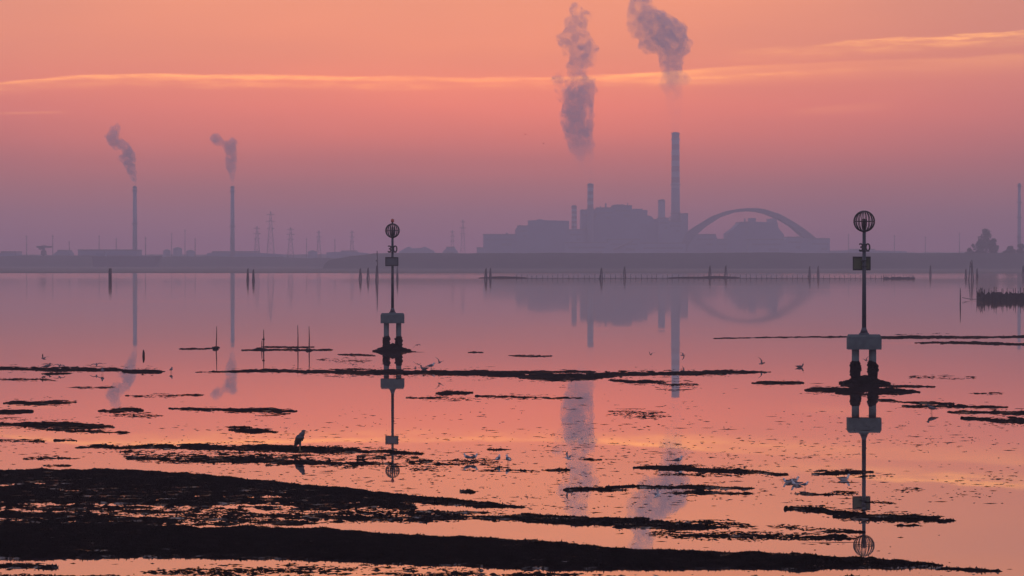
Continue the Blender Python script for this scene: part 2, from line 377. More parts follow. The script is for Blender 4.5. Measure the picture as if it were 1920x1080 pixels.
# long bar across the middle
stroke([(365, 698), (480, 695), (600, 697), (760, 698), (900, 700), (1010, 705), (1080, 706), (1170, 702), (1260, 700), (1370, 698), (1445, 698)], 6.2, 1.1)
stroke([(800, 697), (960, 698), (1060, 697), (1120, 697)], 3.0, 1.0); stroke([(960, 706), (1040, 710), (1130, 708)], 5, .95)
stroke([(1140, 713), (1200, 716), (1245, 716)], 4, .85); stroke([(1210, 714), (1260, 720), (1310, 722)], 6, .54)
stroke([(1408, 718), (1460, 718), (1508, 718)], 3, .95)
stroke([(335, 654.5), (370, 654), (412, 652.5)], 1.8, 1.1); stroke([(398, 652), (405, 652), (412, 652)], 3, 1.2)
stroke([(452, 657), (490, 656), (560, 656.5), (626, 656)], 2.2, 1.1); stroke([(490, 651), (540, 651), (590, 650.5)], 1.8, 1.1); stroke([(478, 655), (486, 655), (500, 655)], 3.4, 1.2)
stroke([(632, 665), (670, 665.5), (705, 667)], 1.8, 1.0)
stroke([(698, 659), (738, 659), (780, 659)], 4.2, 1.2); stroke([(590, 674), (640, 677), (700, 676)], 2.5, .55)
stroke([(952, 667), (1000, 668), (1036, 667.5)], 2.0, 1.0); stroke([(878, 661), (890, 660.5), (906, 661)], 1.2, .9)
stroke([(816, 738), (850, 736), (888, 737)], 4.6, 1.05); stroke([(760, 746), (820, 747), (905, 749)], 3.5, .62); stroke([(890, 743), (970, 745), (1110, 747)], 3.4, .72)
stroke([(1140, 771), (1200, 776), (1260, 782)], 7, .54); stroke([(912, 843), (935, 843), (960, 843)], 3, 1.0)
stroke([(1085, 862), (1100, 862), (1130, 863)], 2, .6); stroke([(1020, 881), (1050, 882), (1070, 882)], 3, .75)
# right side
stroke([(1332, 635), (1450, 632.5), (1600, 631.5), (1760, 631), (2000, 632)], 1.6, 1.1); stroke([(1640, 634), (1740, 633), (1860, 632), (2080, 630)], 3.2, 1.05)
stroke([(1715, 643), (1790, 642.5), (1880, 645), (2080, 646)], 3.6, 1.05); stroke([(1660, 628), (1760, 625), (1800, 626)], 1.3, .6)
stroke([(1508, 731), (1560, 731), (1630, 731), (1725, 735)], 6.5, 1.05); stroke([(1575, 723), (1660, 723.5), (1756, 725)], 3.2, 1.1); stroke([(1565, 737), (1640, 739), (1710, 738)], 3.6, .9)
stroke([(1638, 750), (1700, 754), (1790, 757)], 2.6, 1.0); stroke([(1690, 762), (1800, 761), (1892, 764)], 3.4, .95); stroke([(1770, 773), (1850, 773), (1960, 775), (2080, 776)], 5.2, 1.1)
stroke([(1800, 783), (1880, 788), (1960, 790), (2080, 792)], 6, 1.0); stroke([(1700, 707), (1780, 707), (1840, 708)], 2.5, .54); stroke([(1820, 737), (1850, 738), (1885, 738)], 2.2, .62)
stroke([(1186, 876), (1260, 878), (1340, 882), (1480, 889)], 6.5, .92); stroke([(1220, 888), (1300, 889), (1400, 892)], 5, .62)
stroke([(1055, 918), (1105, 917), (1175, 919)], 4, 1.0); stroke([(1130, 912), (1230, 913), (1415, 916)], 4.5, .72); stroke([(1250, 924), (1330, 924), (1415, 925)], 6, .70)
stroke([(1520, 889), (1580, 888), (1640, 886)], 4, .95); stroke([(1600, 893), (1640, 892), (1680, 891)], 3, .62)
stroke([(1486, 926), (1525, 927), (1575, 926)], 5, .78); stroke([(1560, 923), (1590, 924), (1612, 925)], 4, .62)
stroke([(1470, 954), (1540, 956), (1620, 966), (1790, 975)], 8, .68); stroke([(1560, 970), (1660, 973), (1795, 976)], 5, .78); stroke([(1680, 918), (1715, 920), (1735, 921)], 4, .62); stroke([(1680, 985), (1705, 985), (1730, 985)], 2, .7)
stroke([(1490, 885), (1560, 882), (1600, 880)], 2, .55); stroke([(1620, 941), (1650, 942), (1680, 944)], 2, .5)
# thin films of weed over the shallows
film = (fbm(GX * .05, GY * .035, 3, 40) - .56) * 1.6
flk = np.maximum(flk, np.clip(film, 0, .11) * np.clip((PYg - 720) / 110, 0, 1))
flk = np.maximum(flk, .013 * np.clip((PYg - 720) / 200, 0, 1))
cov = np.maximum(cov, np.clip((PYg - 1068) / 20, 0, 1) * .42)
n_l = fbm(GX * .16, GY * .24, 3, 3); n_s = fbm(GX * .36, GY * 1.0, 4, 21, .7); n_f = fbm(GX * 1.5, GY * 4.2, 4, 60, .7)
s_ = (n_l - .5) * .8 + (n_s - .5) * 1.8 + (n_f - .5) * 2.2
level = cov - .52 + s_ * .52 - .30 * np.clip(1 - cov / .22, 0, 1)
Z = .075 * level
up_ = Z > 0
Z = np.where(up_, Z + np.clip(level, 0, .2) * .16 * np.clip(n_f * 2 - .6, 0, 1), np.maximum(Z, -.02))
keep = (Z[:-1, :-1] > 0) | (Z[1:, :-1] > 0) | (Z[:-1, 1:] > 0) | (Z[1:, 1:] > 0)
nx = len(cols); idx = np.arange(Z.size).reshape(Z.shape)
quads = np.stack([idx[:-1, :-1][keep], idx[:-1, 1:][keep], idx[1:, 1:][keep], idx[1:, :-1][keep]], 1)[:, ::-1]
used = np.unique(quads); remap = np.full(Z.size, -1); remap[used] = np.arange(len(used))
V = np.stack([GX.ravel()[used], GY.ravel()[used], Z.ravel()[used]], 1)

mm = bpy.data.materials.new('tidal_mud'); mm.use_nodes = True; t = NT(mm.node_tree)
out = t.n('ShaderNodeOutputMaterial'); p = t.n('ShaderNodeBsdfPrincipled'); geo = t.n('ShaderNodeNewGeometry')
c = t.ramp(t.noise(geo.outputs['Position'], 2.2, 5).outputs[0], [(.3, (.003, .0025, .0025)), (.55, (.007, .005, .005)), (.75, (.014, .011, .010))])
t.l(c, p.inputs['Base Color']); p.inputs['Specular IOR Level'].default_value = .0
t.l(t.ramp(t.noise(geo.outputs['Position'], 1.3, 3).outputs[0], [(.35, (.85,) * 3), (.7, (.6,) * 3)]), p.inputs['Roughness'])
bp = t.n('ShaderNodeBump'); bp.inputs['Strength'].default_value = 1.0; bp.inputs['Distance'].default_value = .04
t.l(t.noise(geo.outputs['Position'], 14, 4).outputs[0], bp.inputs['Height']); t.l(bp.outputs[0], p.inputs['Normal']); sp = t.n('ShaderNodeSeparateXYZ'); t.l(geo.outputs['Position'], sp.inputs[0])
wn = t.noise(t.scaled(geo.outputs['Position'], (.9, 1.4, 1)), 1.0, 5, .65).outputs[0]
wetness = t.m('MULTIPLY', t.sstep(wn, .52, .68), t.sstep(sp.outputs[2], .06, .015, 0, .22))
gl = t.n('ShaderNodeBsdfGlossy'); gl.inputs['Color'].default_value = (.85, .85, .85, 1); gl.inputs['Roughness'].default_value = .03
wj = t.vm('MULTIPLY', t.vm('SUBTRACT', t.noise(geo.outputs['Position'], 6.0, 3).outputs['Color'], (.5, .5, .5)), (.03, .03, 0))
t.l(t.vm('NORMALIZE', t.vm('ADD', wj, (0, 0, 1))), gl.inputs['Normal'])
mx = t.n('ShaderNodeMixShader'); t.l(wetness, mx.inputs[0]); t.l(p.outputs[0], mx.inputs[1]); t.l(gl.outputs[0], mx.inputs[2]); t.l(mx.outputs[0], out.inputs[0])
mo = mesh_obj('mudflat_terrain', V, remap[quads], mm, True); mo['kind'] = 'structure'

# tufts of seaweed standing on the nearer mud
cand = np.argwhere((level > .12) & (PYg > 800) & (PXg > -120) & (PXg < 2040))
wgt = np.clip(1.2 - (PYg[cand[:, 0], cand[:, 1]] - 800) / 500, .5, 1)
pick = cand[RNG.choice(len(cand), size=min(30000, len(cand)), replace=False)]
bx = GX[pick[:, 0], pick[:, 1]]; by = GY[pick[:, 0], pick[:, 1]]; bz = Z[pick[:, 0], pick[:, 1]]
k = len(bx); bx = bx + RNG.uniform(-.02, .02, k); by = by + RNG.uniform(-.1, .1, k)
ang = RNG.uniform(0, 6.28, k); hh = RNG.uniform(.012, .045, k) * (1 + (RNG.random(k) > .96) * 1.0); ww = RNG.uniform(.012, .04, k); le = RNG.uniform(-.03, .03, k)
A = np.stack([bx - np.cos(ang) * ww, by - np.sin(ang) * ww, bz - .01], 1); B = np.stack([bx + np.cos(ang) * ww, by + np.sin(ang) * ww, bz - .01], 1)
C_ = np.stack([bx + le, by + le[::-1], bz + hh], 1); D_ = np.stack([bx + np.sin(ang) * ww * .8, by - np.cos(ang) * ww * .8, bz - .008], 1)
V = np.concatenate([A, B, C_, D_]); i0 = np.arange(k)
so_ = mesh_obj('seaweed', V, np.concatenate([np.stack([i0, i0 + k, i0 + 2 * k], 1), np.stack([i0 + 3 * k, i0, i0 + 2 * k], 1), np.stack([i0 + k, i0 + 3 * k, i0 + 2 * k], 1)]), M['weed']); so_['kind'] = 'stuff'

# loose strands of weed floating round the banks, each a low tent a few centimetres high
pat = fbm(GX * .5, GY * .9, 4, 51, .7)
wt = flk ** 1.4 * np.clip((pat - .40) * 6, 0.03, 1) * (Z <= 0) * (PYg > 655) * (PYg < 1100) * np.where(PYg < 730, .56, 1.0)
wt = (wt / wt.sum()).ravel(); pick = RNG.choice(wt.size, size=14000, p=wt)
cx_ = GX.ravel()[pick]; cy_ = GY.ravel()[pick]; pyk = PYg.ravel()[pick]; k = len(cx_)
mpp = cy_ / F; mpy = cy_ * cy_ / (F * CAMH)
hw = mpp * np.exp(RNG.normal(1.45, .65, k)); hd = np.minimum(hw * RNG.uniform(.25, .9, k), mpy * .8); hz_ = RNG.uniform(.006, .02, k)
cx_ = cx_ + RNG.uniform(-.8, .8, k) * mpp; cy_ = cy_ + RNG.uniform(-.4, .4, k) * mpy; sk_ = RNG.uniform(-.5, .5, k)
P0 = np.stack([cx_ - hw, cy_ + sk_ * hd, np.full(k, -.004)], 1); P1 = np.stack([cx_, cy_ - hd, np.full(k, -.004)], 1); P2 = np.stack([cx_ + hw, cy_ - sk_ * hd, np.full(k, -.004)], 1); P3 = np.stack([cx_ + sk_ * hw, cy_ + hd, np.full(k, -.004)], 1); P4 = np.stack([cx_ - sk_ * hw * .5, cy_, hz_], 1)
i0 = np.arange(k); V = np.concatenate([P0, P1, P2, P3, P4])
fo = mesh_obj('floating_weed', V, np.concatenate([np.stack([i0 + a_ * k, i0 + b_ * k, i0 + 4 * k], 1) for a_, b_ in ((0, 1), (1, 2), (2, 3), (3, 0))]), M['weed']); fo['kind'] = 'stuff'

# ------------------------------------------------------------------ far shore (flat tidal land) and the dike on it
fm = bpy.data.materials.new('far_flats'); fm.use_nodes = True; t = NT(fm.node_tree)
out = t.n('ShaderNodeOutputMaterial'); p = t.n('ShaderNodeBsdfPrincipled'); geo = t.n('ShaderNodeNewGeometry')
nz = t.noise(t.scaled(geo.outputs['Position'], (.0022, .011, 0)), 1.0, 4).outputs[0]
t.l(t.ramp(nz, [(.35, (.05, .045, .04)), (.6, (.13, .11, .10))]), p.inputs['Base Color'])
p.inputs['Specular IOR Level'].default_value = .1; p.inputs['Roughness'].default_value = .9
gl = t.n('ShaderNodeBsdfGlossy'); gl.inputs['Roughness'].default_value = .05
mx = t.n('ShaderNodeMixShader'); wet = t.sstep(nz, .60, .66, 0, .75)
t.l(wet, mx.inputs[0]); t.l(p.outputs[0], mx.inputs[1]); t.l(gl.outputs[0], mx.inputs[2]); t.l(mx.outputs[0], out.inputs[0])
xs = np.linspace(-1280, 1280, 161); e0 = 1735 + (fbm(xs * .004, xs * 0, 3, 5) - .5) * 90 + (fbm(xs * .03, xs * 0 + 4, 2, 6) - .5) * 25
rows_ = [0, .02, .1, .25, .5, 1.0]; zz = [-.05, .35, .5, .6, .7, .9]
V = np.array([[x, e + (4470 - e) * r_, z] for r_, z in zip(rows_, zz) for x, e in zip(xs, e0)])
nx = len(xs); ii = (np.arange(len(rows_) - 1)[:, None] * nx + np.arange(nx - 1)[None, :]).ravel()
fs_ = mesh_obj('far_shore', V, np.stack([ii, ii + 1, ii + nx + 1, ii + nx], 1), fm); fs_['kind'] = 'structure'

def ridge(name, crest, Y0, Y1, m, rough=.8, step=3.0):
    """long earth bank: crest given in photo pixels, built at its true distance"""
    cx, cy = zip(*crest); Yc = (Y0 + Y1) / 2; n = int((cx[-1] - cx[0]) / step)
    pxs = np.linspace(cx[0], cx[-1], n); pys = np.interp(pxs, cx, cy)
    X = (pxs - 960) / F * Yc; zt = CAMH + (HY - pys) / F * Yc
    zt = np.maximum(1.0, zt + (fbm(X * .03, X * 0 + Yc, 4, 77) - .5) * rough * 3.0)
    prof = [(Y0, 0), (Y0 + (Yc - Y0) * .35, .62), (Y0 + (Yc - Y0) * .8, .97), (Yc, 1), (Yc + (Y1 - Yc) * .4, .8), (Y1, 0)]
    V = []
    for y_, k_ in prof:
        w_ = (fbm(X * .02, X * 0 + y_, 3, 31) - .5)
        V.append(np.stack([X, y_ + w_ * 10, zt * k_ * (1 + .15 * w_ * (k_ < .95)) + .3], 1))
    V = np.concatenate(V); ii = (np.arange(len(prof) - 1)[:, None] * n + np.arange(n - 1)[None, :]).ravel()
    o = mesh_obj(name, V, np.stack([ii, ii + 1, ii + n + 1, ii + n], 1), m, True); o['kind'] = 'structure'; return o
dm = mat('dike_grass', (.035, .032, .026), .95, .1, .4, .05)
ridge('dike_terrain', [(620, 487), (655, 481), (700, 475.5), (900, 475), (1200, 475), (1400, 474.5), (1570, 475), (1800, 475), (2100, 474.5), (2300, 474)], 2420, 2640, dm, .35)
ridge('shore_terrain', [(-320, 478), (0, 480), (40, 480), (300, 482), (420, 481), (640, 484), (760, 486)], 3050, 3350, dm, .9)
ridge('back_terrain', [(-320, 474), (0, 476), (30, 477), (140, 479), (300, 478), (400, 476), (700, 477), (1000, 478), (1500, 477), (1700, 474), (1920, 473), (2260, 472)], 4360, 4460, dm, 1.5)


# ------------------------------------------------------------------ channel markers
def text_mesh(body, size, depth):
    cu = bpy.data.curves.new('txt', 'FONT'); cu.body = body; cu.size = size; cu.extrude = depth / 2; cu.align_x = 'CENTER'; cu.align_y = 'CENTER'
    cu.offset = size * .018; cu.resolution_u = 6
    o = bpy.data.objects.new('txt', cu); COL.objects.link(o)
    me = bpy.data.meshes.new_from_object(o.evaluated_get(bpy.context.evaluated_depsgraph_get()))
    bpy.data.objects.remove(o); bpy.data.curves.remove(cu); return me

def channel_marker(px, base_py, pxs, label, board, lamp, board_side, seed):
    """pxs: dict of photo heights; all sizes become metres at the marker's own distance"""
    rnd = random.Random(seed)
    g = ground(px, base_py); Y = g.y; S = Y / F
    def z(py): return at(px, py, Y).z
    t = thing('channel_marker', (g.x, Y, 0), label, 'channel marker', 'sphere topped channel markers')
    x0 = g.x
    zc0, zc1 = z(pxs['cap'][1]), z(pxs['cap'][0]); cw = pxs['cap_w'] * S; dp = cw * .5
    # concrete cap with chamfered edge
    b = MB(); h = zc1 - zc0
    b.box((x0, Y, zc0 + h * .42), (cw, dp, h * .84)); b.box((x0, Y, zc0 + h * .92 + .001), (cw * .985, dp * .97, h * .16), top=(.93, .88))
    b.build('cap_block', M['concrete'], t)
    for sx_ in (-1, 1):
        b = MB(); xx = x0 + sx_ * pxs['leg_dx'] * S; r = pxs['leg_w'] * S / 2
        b.tube([(xx, Y, -.6), (xx, Y, zc0 - .003)], r, 14)
        lg = b.build('pile', M['concrete'], t, True)
        # mussels and weed crusting the lower half
        b = MB(); zt = z(pxs['crust']); n = 11; pts = []; rad = []
        for i in range(n):
            u = i / (n - 1); pts.append((xx + rnd.uniform(-.03, .03), Y + rnd.uniform(-.03, .03), -.3 + (zt + .3) * u))
            rr = r * (1.05 + .30 * math.sin(math.pi * min(1, (1 - u) * 1.3)) ** .8 + rnd.uniform(-.05, .10)); rad.append(rr if u < .99 else r * 1.02)
        b.tube(pts, rad, 14)
        for i in range(60):
            u = rnd.random() ** .8 * .92; a = rnd.uniform(0, 6.28); zz_ = -.1 + (zt + .1) * u
            rr = r * (1.05 + .28 * math.sin(math.pi * min(1, (1 - u) * 1.25)))
            b.ball((xx + math.cos(a) * rr, Y + math.sin(a) * rr, zz_), rnd.uniform(.05, .12) * pxs['leg_w'] * S * 2, 1, 0, (1, 1, rnd.uniform(.6, 1.3)), .25)
        b.build('mussel_crust', M['weed'], lg)
    # mound of stones and mud that the piles stand in
    b = MB(); mw = pxs['mound'] * S; mz = z(base_py - pxs['mound_h'])
    b.tube([(x0, Y, -.3), (x0, Y, 0), (x0, Y, mz * .25), (x0, Y, mz * .6), (x0, Y, mz * .9), (x0, Y, mz)], [mw * .52, mw * .48, mw * .37, mw * .26, mw * .16, mw * .06], 26)
    for i in range(150):
        a = rnd.uniform(0, 6.28); q = rnd.random() ** .6; rr = mw * .48 * q
        b.ball((x0 + math.cos(a) * rr, Y + math.sin(a) * rr, (1 - q ** .8) * mz), rnd.uniform(.10, .24) * (1.2 - .5 * q), 1, 0, (1.2, 1.1, .7), .25)
    b.build('stone_footing', M['weed'], t)
    # pole
    zp1 = z(pxs['pole_top']); r = pxs['pole_w'] * S / 2
    b = MB(); b.tube([(x0, Y, zc1 - .002), (x0, Y, zc1 + .10)], [r * 2.6, r * 2.2], 16); b.tube([(x0, Y, zc1 + .10), (x0, Y, zc1 + .45)], [r * 1.9, r * 1.03], 16)
    b.tube([(x0, Y, zc1 + .2), (x0, Y, z(pxs['sph'] + pxs['sph_r'] * .9))], [r * 1.05, r * .82], 16); b.build('pole', M['steel'], t, True)
    # board: a shallow box of four faces round the pole
    bz0, bz1 = z(pxs['board'][1]), z(pxs['board'][0]); bw = pxs['board_w'] * S; yb = Y + board_side * (r + .10); xb = x0 + pxs['board_dx'] * S
    b = MB(); b.box((xb, yb, (bz0 + bz1) / 2), (bw, .10, bz1 - bz0)); bo = b.build('sign_board', board, t)
    b = MB()
    for zz_ in (bz0 + .05, bz1 - .05): b.box((xb, yb - .055 - .012, zz_), (bw * 1.02, .03, .09))
    for sx_ in (-1, 1): b.box((xb + sx_ * bw * .48, yb - .055 - .008, (bz0 + bz1) / 2), (.07, .024, bz1 - bz0 - .2))
    b.build('board_frame', M['darksteel'], bo)
    for zz_ in (bz0 + (bz1 - bz0) * .3, bz0 + (bz1 - bz0) * .7):
        b = MB(); b.box((x0, Y, zz_), (r * 2.6, r * 2.6 + .02, .07)); b.build('clamp', M['darksteel'], t)
    # number: two welded figures, one each side of the pole
    nz0, nz1 = z(pxs['num'][1]), z(pxs['num'][0]); nh = nz1 - nz0
    for ch, dxp in (('3', -pxs['num_dx']), ('0', pxs['num_dx'])):
        me = text_mesh(ch, nh * 1.38, .05); me.name = 'digit'
        o = bpy.data.objects.new('digit', me); COL.objects.link(o); me.materials.append(M['darksteel']); o.parent = t
        o.rotation_euler = (math.pi / 2, 0, 0); o.location = (dxp * S, -r - .03, (nz0 + nz1) / 2)
    for zz_ in (nz0 + nh * .04, nz0 + nh * .96):
        b = MB(); b.tube([(x0 - pxs['num_dx'] * S * 1.5, Y - r - .02, zz_), (x0 + pxs['num_dx'] * S * 1.5, Y - r - .02, zz_)], .022, 6); b.build('digit_bracket', M['darksteel'], t)
    # cage sphere
    cz = z(pxs['sph']); rs = pxs['sph_r'] * S
    b = MB(); b.tube([(x0, Y, cz - rs * .98), (x0, Y, cz - rs * .35), (x0, Y, cz + rs * pxs['core'])], [r * .9, r * .75, r * .55], 10)
    for a in range(4):
        c_, s_2 = math.cos(a * math.pi / 2 + .3), math.sin(a * math.pi / 2 + .3)
        b.tube([(x0, Y, cz - rs * .85), (x0 + c_ * rs * .22, Y + s_2 * rs * .22, cz - rs * .45), (x0 + c_ * rs * .22, Y + s_2 * rs * .22, cz + rs * pxs['core'] * .9)], .035, 6)
    top = b.build('topmark_sphere', M['darksteel'], t)
    nr = 9; tb = pxs['rib'] * S
    for i in range(nr):
        a = math.pi * i / nr + .16; ca, sa = math.cos(a), math.sin(a)
        b = MB(); b.tube([(x0 + ca * rs * math.cos(q), Y + sa * rs * math.cos(q), cz + rs * math.sin(q)) for q in [2 * math.pi * j / 40 for j in range(40)]], tb, 6, closed=True, flat=(-sa, ca, 0))
        b.build('hoop', M['darksteel'], top, True)
    b = MB(); b.tube([(x0 + rs * 1.005 * math.cos(q), Y + rs * 1.005 * math.sin(q), cz) for q in [2 * math.pi * j / 40 for j in range(40)]], tb * 1.1, 6, closed=True)
    b.build('equator_ring', M['darksteel'], top, True)
    if lamp:
        b = MB(); zt = cz + rs
        b.tube([(x0, Y, zt - .03), (x0, Y, zt + .14)], .07, 10); lp = b.build('lamp_base', M['darksteel'], t)
        b = MB(); b.tube([(x0, Y, zt + .142), (x0, Y, zt + .2), (x0, Y, zt + .36), (x0, Y, zt + .43)], [.12, .15, .14, .06], 12); b.build('lens', M['lamp'], lp, True)
    return t
channel_marker(1620, 719, dict(cap=(627, 655), cap_w=62, leg_dx=16, leg_w=14, crust=676, mound=96, mound_h=14, pole_top=435, pole_w=8, board=(481, 507), board_w=33, board_dx=-4,
    num=(457, 472), num_dx=6.2, sph=415, sph_r=19.5, core=.25, rib=.8),
    'larger nearer channel marker 30 with green board and no lamp, standing on two crusted piles', M['board'], False, 1, 3)
channel_marker(736, 658, dict(cap=(587, 606), cap_w=44, leg_dx=11.5, leg_w=10, crust=630, mound=72, mound_h=12, pole_top=446, pole_w=5.4, board=(482, 499), board_w=24, board_dx=-1,
    num=(461, 474), num_dx=5.2, sph=432.5, sph_r=13.2, core=.55, rib=.62),
    'smaller farther channel marker 30 with red lamp above its cage sphere and grey board', M['boardgrey'], True, -1, 5)

# ------------------------------------------------------------------ mooring posts in the lagoon
def post_cluster(px, py0, py1, wpx, label, style=0):
    g = ground(px, py1); Y = g.y; S = Y / F; h = at(px, py0, Y).z; rnd = random.Random(int(px))
    if style == 1:      # single thick post
        t = thing('mooring_post', (g.x, Y, 0), label, 'mooring post', 'mooring posts along the channel'); b = MB()
        r = wpx * S / 2; b.tube([(g.x, Y, -1), (g.x, Y, h * .6), (g.x + .05, Y, h * .97), (g.x + .05, Y, h)], [r, r * .95, r * .85, r * .5], 10); b.build('pile', M['wood'], t, True)
        b = MB(); b.tube([(g.x, Y, h * .72), (g.x, Y, h * .78)], r * 1.06, 10); b.build('iron_band', M['darksteel'], t); return t
    t = thing('mooring_post', (g.x, Y, 0), label, 'mooring post', 'mooring posts along the channel')
    for i in range(3):
        a = i * 2.094 + .5 + rnd.uniform(-.2, .2); sp = wpx * S * .5; r = .20
        b = MB(); hh_ = h * (1 - .08 * i) if style != 2 else h * (1.0 if i == 0 else .5)
        x1, y1 = g.x + math.cos(a) * sp * .26, Y + math.sin(a) * sp * .26
        b.tube([(g.x + math.cos(a) * sp, Y + math.sin(a) * sp, -1), (x1, y1, hh_ * .97), (x1, y1, hh_)], [r, r * .8, r * .5], 8); b.build('pile', M['wood'], t, True)
    b = MB(); b.tube([(g.x, Y, h * .64), (g.x, Y, h * .69)], wpx * S * .5 * .5 + .16, 10); b.build('iron_band', M['darksteel'], t)
    return t
post_cluster(206.5, 503, 528, 6.5, 'single thick dark mooring post standing alone below the left smoking chimney', 1)
post_cluster(464.5, 503, 526, 5, 'left post of the pair below the second smoking chimney')
post_cluster(475, 504.5, 527, 6, 'right, slightly stouter post of the pair below the second smoking chimney')
post_cluster(675.5, 502.5, 524, 6.5, 'stouter left post of the pair just left of the lamp topped channel marker')
post_cluster(690, 501.5, 523, 5.5, 'slimmer right post of the pair just left of the lamp topped channel marker')
post_cluster(706.5, 470, 526, 5.5, 'tallest and thinnest mooring pole, with stubby piles at its foot, close left of a marker', 2)
post_cluster(745, 499, 524, 3.5, 'slim post half hidden close behind the lamp topped channel marker')
post_cluster(911, 502.5, 524, 6, 'left post of the pair at the left end of the net fence')
post_cluster(919.5, 502, 522, 5, 'right post of the pair at the left end of the net fence')
post_cluster(1127.5, 501.5, 523, 7, 'stout post standing alone below the low power plant halls')
post_cluster(1171, 499, 520, 6.5, 'slim post standing alone below the tallest power plant hall')
post_cluster(1331, 497.5, 518.5, 6.5, 'post at the middle of the long weed bank below the left half of the arch')
post_cluster(1361, 497, 518, 6.5, 'post at the right end of the weed bank below the arch')
post_cluster(1518, 498.5, 519, 5, 'left post of the close pair below the right foot of the arch')
post_cluster(1534, 498, 519, 5, 'right post of the close pair below the right foot of the arch')
post_cluster(1744.5, 497, 517, 4.5, 'thin post standing alone between the right marker and the big post group')
post_cluster(1811, 504, 521, 4, 'short outer post on the left of the big post group near the right edge')
post_cluster(1821, 487, 526, 11, 'largest mooring post group, tall with splayed piles, below the tree clump')
post_cluster(1832, 503, 520, 4, 'short outer post on the right of the big post group near the right edge')
post_cluster(1918.5, 497, 517, 6, 'post at the very right edge of the view below the thin mast stack')

# ------------------------------------------------------------------ thin stakes standing in the shallows
def stake(px, pyt, pyb, label, lean=0.0, r=.045, tall2=None):
    g = ground(px, pyb); Y = g.y; h = at(px, pyt, Y).z; S = Y / F; b = MB()
    b.tube([(g.x, Y, -.5), (g.x + lean * h * .5 + .02, Y, h * .5), (g.x + lean * h, Y, h)], [r * 1.3, r, r * .5], 7)
    if tall2:
        b.tube([(g.x - .18, Y + .1, -.4), (g.x - .14, Y + .1, h * tall2)], [r, r * .7], 7); b.ball((g.x + .01, Y, h * .52), .13, 1, 0, (1, 1, .8), .2)
    for i in range(7 if r < .08 else 0): b.ball((g.x + random.uniform(-.2, .2), Y + random.uniform(-.2, .2), random.uniform(-.02, .09)), random.uniform(.06, .16), 1, 0, (1.4, 1.2, .8), .25)
    o = b.build('stake', M['wood']); tag(o, label, 'stake', 'thin stakes in the shallows'); return o
stake(405, 612, 654.5, 'thin dark stake alone at the right end of a short weed strip', .03)
stake(494, 618, 656, 'thin stake with a side stub and knot, leftmost on the weed strip by the marker', .01, .05, .45)
stake(558.5, 610, 656, 'taller thin bare stake in the middle of the weed strip by the marker', -.005)
stake(579.5, 612, 657, 'thin bare stake nearest the marker on the same weed strip', .0)
stake(1800.5, 540, 572, 'thin pole standing in open water just left of the fish trap', .0, .09)
stake(269, 656, 668, 'short stubby stake alone in the water right of the far left weed bar', .0, .10)

# ------------------------------------------------------------------ net fence across the water and the fish trap
def net_fence(x0p, x1p, pyb, pyt, n, label):
    g = ground(x0p, pyb); Y = g.y; S = Y / F; xa = (x0p - 960) * S; xb = (x1p - 960) * S; h = at(x0p, pyt, Y).z; rnd = random.Random(5)
    t = thing('net_fence', (xa, Y, 0), label, 'net fence')
    for i in range(n):
        x = xa + (xb - xa) * i / (n - 1) + rnd.uniform(-.3, .3); hh_ = h * rnd.uniform(.75, 1.15); b = MB()
        b.tube([(x, Y + rnd.uniform(-.2, .2), -.6), (x + rnd.uniform(-.1, .1), Y, hh_)], [.11, .08], 6); b.build('stake', M['wood'], t)
    b = MB(); pts = []
    for i in range((n - 1) * 3 + 1):
        u = i / ((n - 1) * 3); sag = .12 * (1 if i % 3 else 0); pts.append((xa + (xb - xa) * u, Y - .13, h * .42 - sag))
    b.tube(pts, [.02 + .02 * rnd.random() for _ in pts], 5); b.build('head_rope', M['rope'], t)
    b = MB(); m = (n - 1) * 3 + 1
    vs = []; 
    for i in range(m):
        u = i / (m - 1); zt = h * .10 * (1 - .35 * rnd.random()); x = xa + (xb - xa) * u
        vs += [(x, Y - .14, -.1), (x, Y - .14, zt), (x, Y - .18, zt), (x, Y - .18, -.1)]
    fs = []
    for i in range(m - 1):
        for j in range(4): fs.append((i * 4 + j, i * 4 + (j + 1) % 4, i * 4 + 4 + (j + 1) % 4, i * 4 + 4 + j))
    b.add(vs, fs); b.build('net', M['net'], t)
net_fence(968, 1662, 522.5, 515, 72, 'long low fence of thin stakes and net crossing the water below the power plant')

